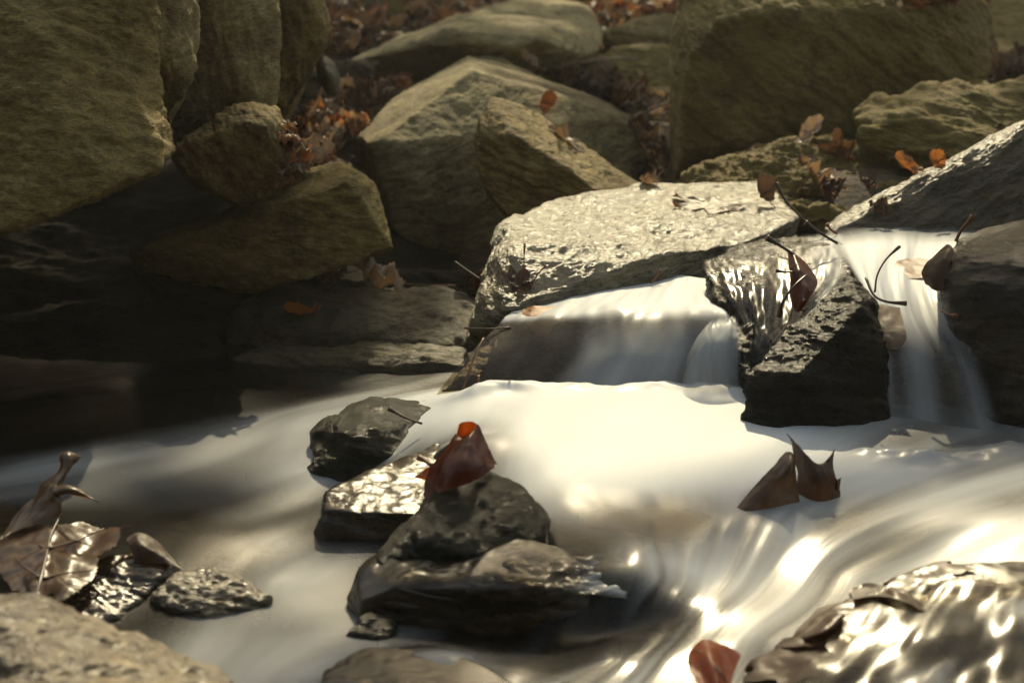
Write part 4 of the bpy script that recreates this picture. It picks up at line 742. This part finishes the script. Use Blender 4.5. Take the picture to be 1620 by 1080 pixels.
# ------------------------------------------------------------------ added unseen tree; leaves placed to shade all but chosen sunlit spots
def shade_canopy():
    e3 = np.array(list(sd)); e1 = np.cross(e3, (0, 0, 1)); e1 /= np.linalg.norm(e1); e2 = np.cross(e1, e3)
    lit = [(880, 390, 2.2, .13), (1010, 350, 2.3, .15), (1180, 330, 2.35, .14), (1380, 315, 2.27, .1), (1450, 275, 2.28, .13), (1570, 220, 2.3, .15), (940, 470, 2.0, .1), (1060, 460, 2.0, .14), (1230, 430, 2.0, .12), (1400, 400, 2.05, .14), (1460, 520, 1.85, .08),
           (820, 680, 1.75, .13), (1050, 680, 1.75, .17), (950, 790, 1.58, .14), (1200, 760, 1.6, .1), (1590, 365, 1.92, .13), (1420, 930, 1.33, .08), (1560, 900, 1.38, .09), (1500, 1010, 1.25, .07), (860, 890, 1.37, .05), (720, 870, 1.4, .04), (1080, 915, 1.36, .05),
           (80, 850, 1.4, .05), (160, 810, 1.46, .05), (320, 920, 1.4, .05), (90, 1000, 1.08, .10), (610, 775, 1.58, .04), (640, 632, 1.83, .02), (730, 720, 1.47, .06), (660, 170, 2.8, .08), (480, 720, 1.75, .06), (1010, 10, 4.6, .2), (1460, 0, 3.0, .1), (430, 210, 2.15, .03), (250, 130, 2.0, .04)]
    L_ = []
    for a, b, c, r_ in lit: q = np.array(list(P(a, b, c))); L_.append((q @ e1, q @ e2, r_))
    L_ = np.array(L_); rs = np.random.RandomState(3); V = []; Fc = []
    pv, pf, _ = leaf_mesh('oval', .11, .6, .2, .1, 2, nr=1, na=8); k = 0
    for i in range(12500):
        a = rs.uniform(-3.2, 2.8); b = rs.uniform(-4.2, .6)
        d = (np.hypot(L_[:, 0] - a, L_[:, 1] - b) - L_[:, 2]).min()
        if d < .035: continue
        p0 = e1 * a + e2 * b + e3 * rs.uniform(6.2, 9.5); R = np.array(Euler(rs.uniform(0, 6.28, 3)).to_matrix())
        V.append((pv * rs.uniform(.7, 1.3)) @ R.T + p0); Fc += [tuple(q + k for q in f) for f in pf]; k += len(pv)
    me = bpy.data.meshes.new('shade_crown'); me.from_pydata(np.concatenate(V).tolist(), [], Fc); me.materials.append(LM['dark'])
    root = bpy.data.objects.new('added_shade_tree', None); COL.objects.link(root); root.location = (2.6, 9.5, 1.6); tag(root, 'added unseen tree whose leaves are placed to dapple the stream', 'tree')
    cr_ = bpy.data.objects.new('shade_crown', me); COL.objects.link(cr_); cr_.parent = root; cr_.location = -root.location
    for nm, pts, rad in (('trunk', [(2.6, 9.5, 1.4), (2.5, 9.3, 3), (2.3, 8.9, 4.6), (2.0, 8.4, 6.5)], [.24, .19, .14, .05]), ('limb', [(2.45, 9.1, 3.6), (1.6, 8.0, 4.3), (.4, 7.6, 4.9), (-1.2, 7.4, 5.4)], [.08, .06, .04, .015]),
                         ('limb', [(2.4, 9.0, 4.0), (1.8, 7.4, 4.6), (1.0, 6.2, 4.9), (.0, 5.6, 5.2)], [.07, .05, .03, .012]), ('limb', [(2.5, 9.2, 3.2), (3.0, 8.4, 4.2), (3.2, 7.2, 5.0), (2.6, 6.6, 5.5)], [.07, .05, .03, .012])):
        o = tube(nm, [Vector(q) for q in pts], rad, M['bark'], None, 12, 6); o.parent = root; o.location = o.location - root.location
shade_canopy()
# ------------------------------------------------------------------ stems and twigs
def twig(label, pts, r, mat='stem', conv=P, name='leaf_stem', cat='stem', knob=1.9):
    r *= .85; o = tube(name, [conv(*q) for q in pts], [r, r * .85, r * .85, r * .9, r * knob], M[mat], None, 8, 6); return tag(o, label, cat)
twig('long curved stem arching over the right end of the silvery slab', [(1305, 372, 2.10), (1280, 355, 2.10), (1245, 320, 2.12), (1228, 290, 2.13)], .0017, 'darkstem')
twig('short stem with knobbed end lying across the lip beside the bright slab edge', [(1325, 385, 2.0), (1300, 370, 2.0), (1274, 352, 2.0)], .0018, 'darkstem')
twig('pale stem tip rising beside the lowest point of the bright slab edge', [(1325, 370, 2.1), (1315, 364, 2.1), (1308, 354, 2.1)], .0016)
twig('thin upright stem with a knob over the right-hand fall', [(1384, 462, 1.82), (1388, 435, 1.83), (1402, 410, 1.84), (1423, 390, 1.85)], .0011, 'darkstem')
twig('dark hooked stem with a water drop over the right-hand fall', [(1370, 440, 1.82), (1382, 466, 1.80), (1402, 477, 1.79), (1434, 480, 1.79)], .0015, 'darkstem')
twig('red stem sticking up behind the glossy-topped black boulder', [(1512, 382, 1.93), (1522, 362, 1.93), (1540, 342, 1.93)], .0020)
twig('small red stem knob in the right-hand fall below the black boulder', [(1490, 492, 1.82), (1500, 497, 1.81), (1513, 499, 1.80)], .0014)
twig('short stem on the foam lip under the silvery slab', [(1030, 448, 2.05), (1038, 438, 2.05), (1047, 428, 2.05)], .0012)
twig('thin straight stem standing before the silvery slab, leftmost of two', [(832, 450, 1.95), (829, 420, 1.95), (830, 385, 1.95)], .0008)
twig('thin bent stem standing before the silvery slab, rightmost of two', [(840, 455, 1.95), (850, 435, 1.95), (864, 420, 1.95)], .0009)
twig('grey twig poking out left of the silvery slab', [(760, 442, 2.05), (740, 428, 2.06), (720, 414, 2.07)], .0010, 'twig', name='twig', cat='twig', knob=1)
twig('slim dark twig lying level at the left edge of the central fall', [(735, 519, 1.94), (770, 520, 1.93), (808, 518, 1.93)], .0011, 'darkstem', name='twig', cat='twig', knob=1)
twig('red stem slanting down the left edge of the central fall', [(765, 535, 1.90), (752, 560, 1.88), (738, 600, 1.86), (727, 632, 1.85)], .0012)
twig('short red stem rising from the foam at the foot of the central fall', [(745, 640, 1.84), (755, 628, 1.84), (757, 612, 1.85), (757, 594, 1.85)], .0010)
twig('stem lying across the blackish mossy stone', [(668, 670, 1.72), (640, 660, 1.72), (614, 646, 1.72)], .0013, 'darkstem')
twig('thin grey twig spanning the gap above the leaf drift by the massive block', [(880, 112, 3.6), (930, 98, 3.55), (970, 93, 3.5), (1012, 95, 3.45)], .0022, 'twig', name='twig', cat='twig', knob=.6)
twig('thin pale twig between the leaf drift and the massive block', [(1010, 182, 3.0), (1035, 172, 2.95), (1066, 160, 2.9)], .0016, 'twig', name='twig', cat='twig', knob=.6)
twig('thin dark stem standing above the orange leaf on the low dark slab', [(495, 500, 2.15), (510, 470, 2.15), (532, 445, 2.15)], .0007, 'darkstem')
twig('pale orange-red sliver of stem under the surface beside the midstream slab', [(930, 832, 1.54), (1000, 842, 1.52), (1070, 862, 1.5)], .0010, knob=.6)
build_water()
DG = bpy.context.evaluated_depsgraph_get()
# leaves carried by the water
def wl(label, px, py, Y, kind, size, mk, rot, **kw):
    o = leaf_obj('fallen_leaf', kind, size, LM[mk], **kw); o.location = P(px, py, Y); o.rotation_euler = rot; tag(o, label, 'leaf'); return o
shaped('fallen_leaf', 'orange leaf pinned under the glassy lip at the left of the central fall', [
    [(828, 488, 1.972), (850, 484, 1.972), (884, 486, 1.974)], [(826, 502, 1.949), (852, 498, 1.949), (890, 500, 1.949)], [(838, 518, 1.931), (858, 516, 1.929), (880, 512, 1.929)], [(850, 532, 1.922), (858, 532, 1.921), (868, 528, 1.92)]], LM['orange'], 20, 20, .001)
shaped('fallen_leaf', 'faint slender orange leaf seen through the middle of the fall lip', [
    [(925, 494, 1.936), (965, 492, 1.936), (1003, 494, 1.934)], [(928, 500, 1.93), (965, 499, 1.93), (1000, 500, 1.928)], [(940, 506, 1.923), (965, 507, 1.921), (990, 505, 1.921)]], LM['orange'], 20, 12, .0006)
shaped('fallen_leaf', 'orange-brown leaf draped over the lip of the right-hand fall', [
    [(1384, 478, 1.846), (1404, 482, 1.845), (1424, 486, 1.847)], [(1380, 505, 1.828), (1405, 510, 1.82), (1430, 512, 1.822)], [(1388, 530, 1.808), (1410, 535, 1.802), (1434, 535, 1.804)], [(1400, 548, 1.80), (1414, 552, 1.797), (1426, 548, 1.798)]], LM['tan'], 20, 24, .0008)
shaped('fallen_leaf', 'reddish leaf blurred under the shallow water above the right-hand fall', [
    [(1420, 412, 2.0), (1445, 408, 2.01), (1470, 410, 2.0)], [(1415, 424, 1.975), (1445, 424, 1.975), (1475, 424, 1.97)], [(1425, 438, 1.943), (1445, 440, 1.94), (1465, 438, 1.94)]], LM['rust'], 20, 16, .0008)
# leaves plastered on the bottom right stone
def plaster(px, py, label, kind, size, mk, spin, edge=.006):
    loc, nrm = hit(px, py); V, Fc, rb = leaf_mesh(kind, size, 0, 0, .025, int(px), nr=14, na=72)
    q = Vector((0, 0, 1)).rotation_difference(nrm).to_matrix() @ Matrix.Rotation(spin, 3, 'Z'); out = []
    rr = np.hypot(V[:, 0], V[:, 1]) / (size * .6)
    for v, k in zip(V, rr):
        p = loc + q @ Vector((v[0], v[1], 0)); ok, h, *_ = S.ray_cast(DG, p + nrm * .05, -nrm, distance=.09)
        base = h if ok else p - nrm * .012
        out.append(base + nrm * (.0016 + v[2] * .35 + edge * max(0, k - .45) ** 2 * (1 + math.sin(v[0] * 160 + px))) - loc)
    me = bpy.data.meshes.new('fallen_leaf'); me.from_pydata([tuple(v) for v in out], [], Fc); me.polygons.foreach_set('use_smooth', [True] * len(me.polygons)); me.materials.append(LM[mk])
    o = bpy.data.objects.new('fallen_leaf', me); COL.objects.link(o); o.location = loc; return tag(o, label, 'leaf')
for a in ((1330, 975, 'wet leaf on the left slope of the bottom right stone', 'oval', .085, 'wetbrown', 2.2), (1455, 905, 'glossy wet leaf on the crest of the bottom right stone', 'maple', .08, 'wetbrown', .4),
          (1575, 950, 'slim wet leaf at the right of the bottom right stone', 'oval', .07, 'wetgrey', 1.7), (1290, 1045, 'dark wet leaf beside the red-orange leaf on the bottom right stone', 'oak', .075, 'wetbrown', 1.0), (1430, 1045, 'pale brown leaf under the film of water low on the bottom right stone', 'oval', .08, 'wetgrey', .8)): plaster(*a)
plaster(1135, 328, 'translucent grey-brown leaf draped over the silvery slab', 'maple', .085, 'brown', .9, .02)
plaster(910, 230, 'tan curled leaf lying on the wedge-shaped leaning slab', 'oak', .06, 'tan', 1.2, .03)
def HC(x, y, off):
    loc, nrm = hit(1020 + x / 2.572, 660 + y / 2.572); return loc + (Vector((0, 0, CZ)) - loc).normalized() * off
shaped('fallen_leaf', 'curled wet leaf arching over a dark gap on the shoulder of the bottom right stone', [
    [(830, 700, .004), (900, 676, .006), (1000, 684, .006), (1080, 712, .006), (1155, 785, .003)], [(838, 715, .014), (910, 700, .02), (1000, 705, .022), (1085, 735, .018), (1150, 790, .006)],
    [(850, 738, .018), (930, 724, .026), (1015, 735, .028), (1085, 762, .02), (1140, 796, .007)]], LM['wetgrey'], 50, 16, .0006, conv=HC)
shaped('fallen_leaf', 'brown lobed leaf with a dark red curled edge on the bottom right stone', [
    [(610, 880, .004), (660, 820, .008), (720, 770, .006), (790, 745, .004)], [(640, 890, .008), (700, 850, .012), (750, 810, .012), (805, 790, .008)],
    [(660, 900, .012), (720, 880, .018), (775, 850, .018), (812, 815, .012)], [(670, 896, .02), (725, 868, .025), (775, 835, .025), (806, 812, .018)]], LM['wetbrown'], 40, 24, .0006, conv=HC)
def drape_film(x0, x1, y0, y1, nx, ny):
    G = np.zeros((ny + 1, nx + 1, 3)); st = bpy.data.objects[BIG]
    for j in range(ny + 1):
        for i in range(nx + 1):
            t = j / ny; px = x0(t) + (x1 - x0(t)) * i / nx; py = y0(i / nx) + (y1 - y0(i / nx)) * t; d = ray(px, py).normalized(); o_ = Vector((0, 0, CZ)) - st.location
            ok, h, *_ = st.ray_cast(o_, d); G[j, i] = list(h + st.location) if ok else list(P(px, py, 1.3))
    for k in range(22): G[1:-1, 1:-1] = (G[:-2, 1:-1] + G[2:, 1:-1] + G[1:-1, :-2] + G[1:-1, 2:]) / 4
    V = G.reshape(-1, 3); Fc = gfaces(ny, nx)[:, ::-1]; N = vnorm(V, Fc); v, u = np.meshgrid(np.linspace(0, 1, ny + 1), np.linspace(0, 1, nx + 1), indexing='ij'); u = u.ravel(); v = v.ravel()
    q = np.stack([u * 6, v * 3, u * 0], 1); V = V + N * (.004 + .002 * fbm(q, 2))[:, None]
    foam = -.15 + .55 * fbm(q * .6 + 9, 2) + .25 * u; cover = ss(0, .12, u) * ss(0, .18, v)
    tag(mesh_np('water_film', V, Fc, M['water'], attrs={'foam': ('FLOAT', foam), 'cover': ('FLOAT', cover), 'flow': ('FLOAT_VECTOR', q * .7)}), kind='structure')
BIG = [o.name for o in bpy.data.objects if str(o.get('label', '')).startswith('large wet stone plastered')][0]
drape_film(lambda t: 1400 - 200 * t, 1700, lambda u: 925 - 20 * u, 1130, 90, 50)
# ------------------------------------------------------------------ the misty air
hm = bpy.data.materials.new('haze'); hm.use_nodes = True; ht = hm.node_tree; ht.nodes.clear()
ho = ht.nodes.new('ShaderNodeOutputMaterial'); hv = ht.nodes.new('ShaderNodeVolumePrincipled'); hv.inputs['Density'].default_value = .008
hv.inputs['Color'].default_value = (.95, .93, .85, 1); hv.inputs['Anisotropy'].default_value = .3; ht.links.new(hv.outputs[0], ho.inputs['Volume'])
bm = bmesh.new(); bmesh.ops.create_cube(bm, size=1); me = bpy.data.meshes.new('haze'); bm.to_mesh(me); me.materials.append(hm)
hz = bpy.data.objects.new('haze', me); COL.objects.link(hz); hz.location = (0, 3.2, 3.4); hz.scale = (30, 28, 9.2); tag(hz, kind='stuff', label='thin mist hanging in the sunlit air over the stream', cat='haze')
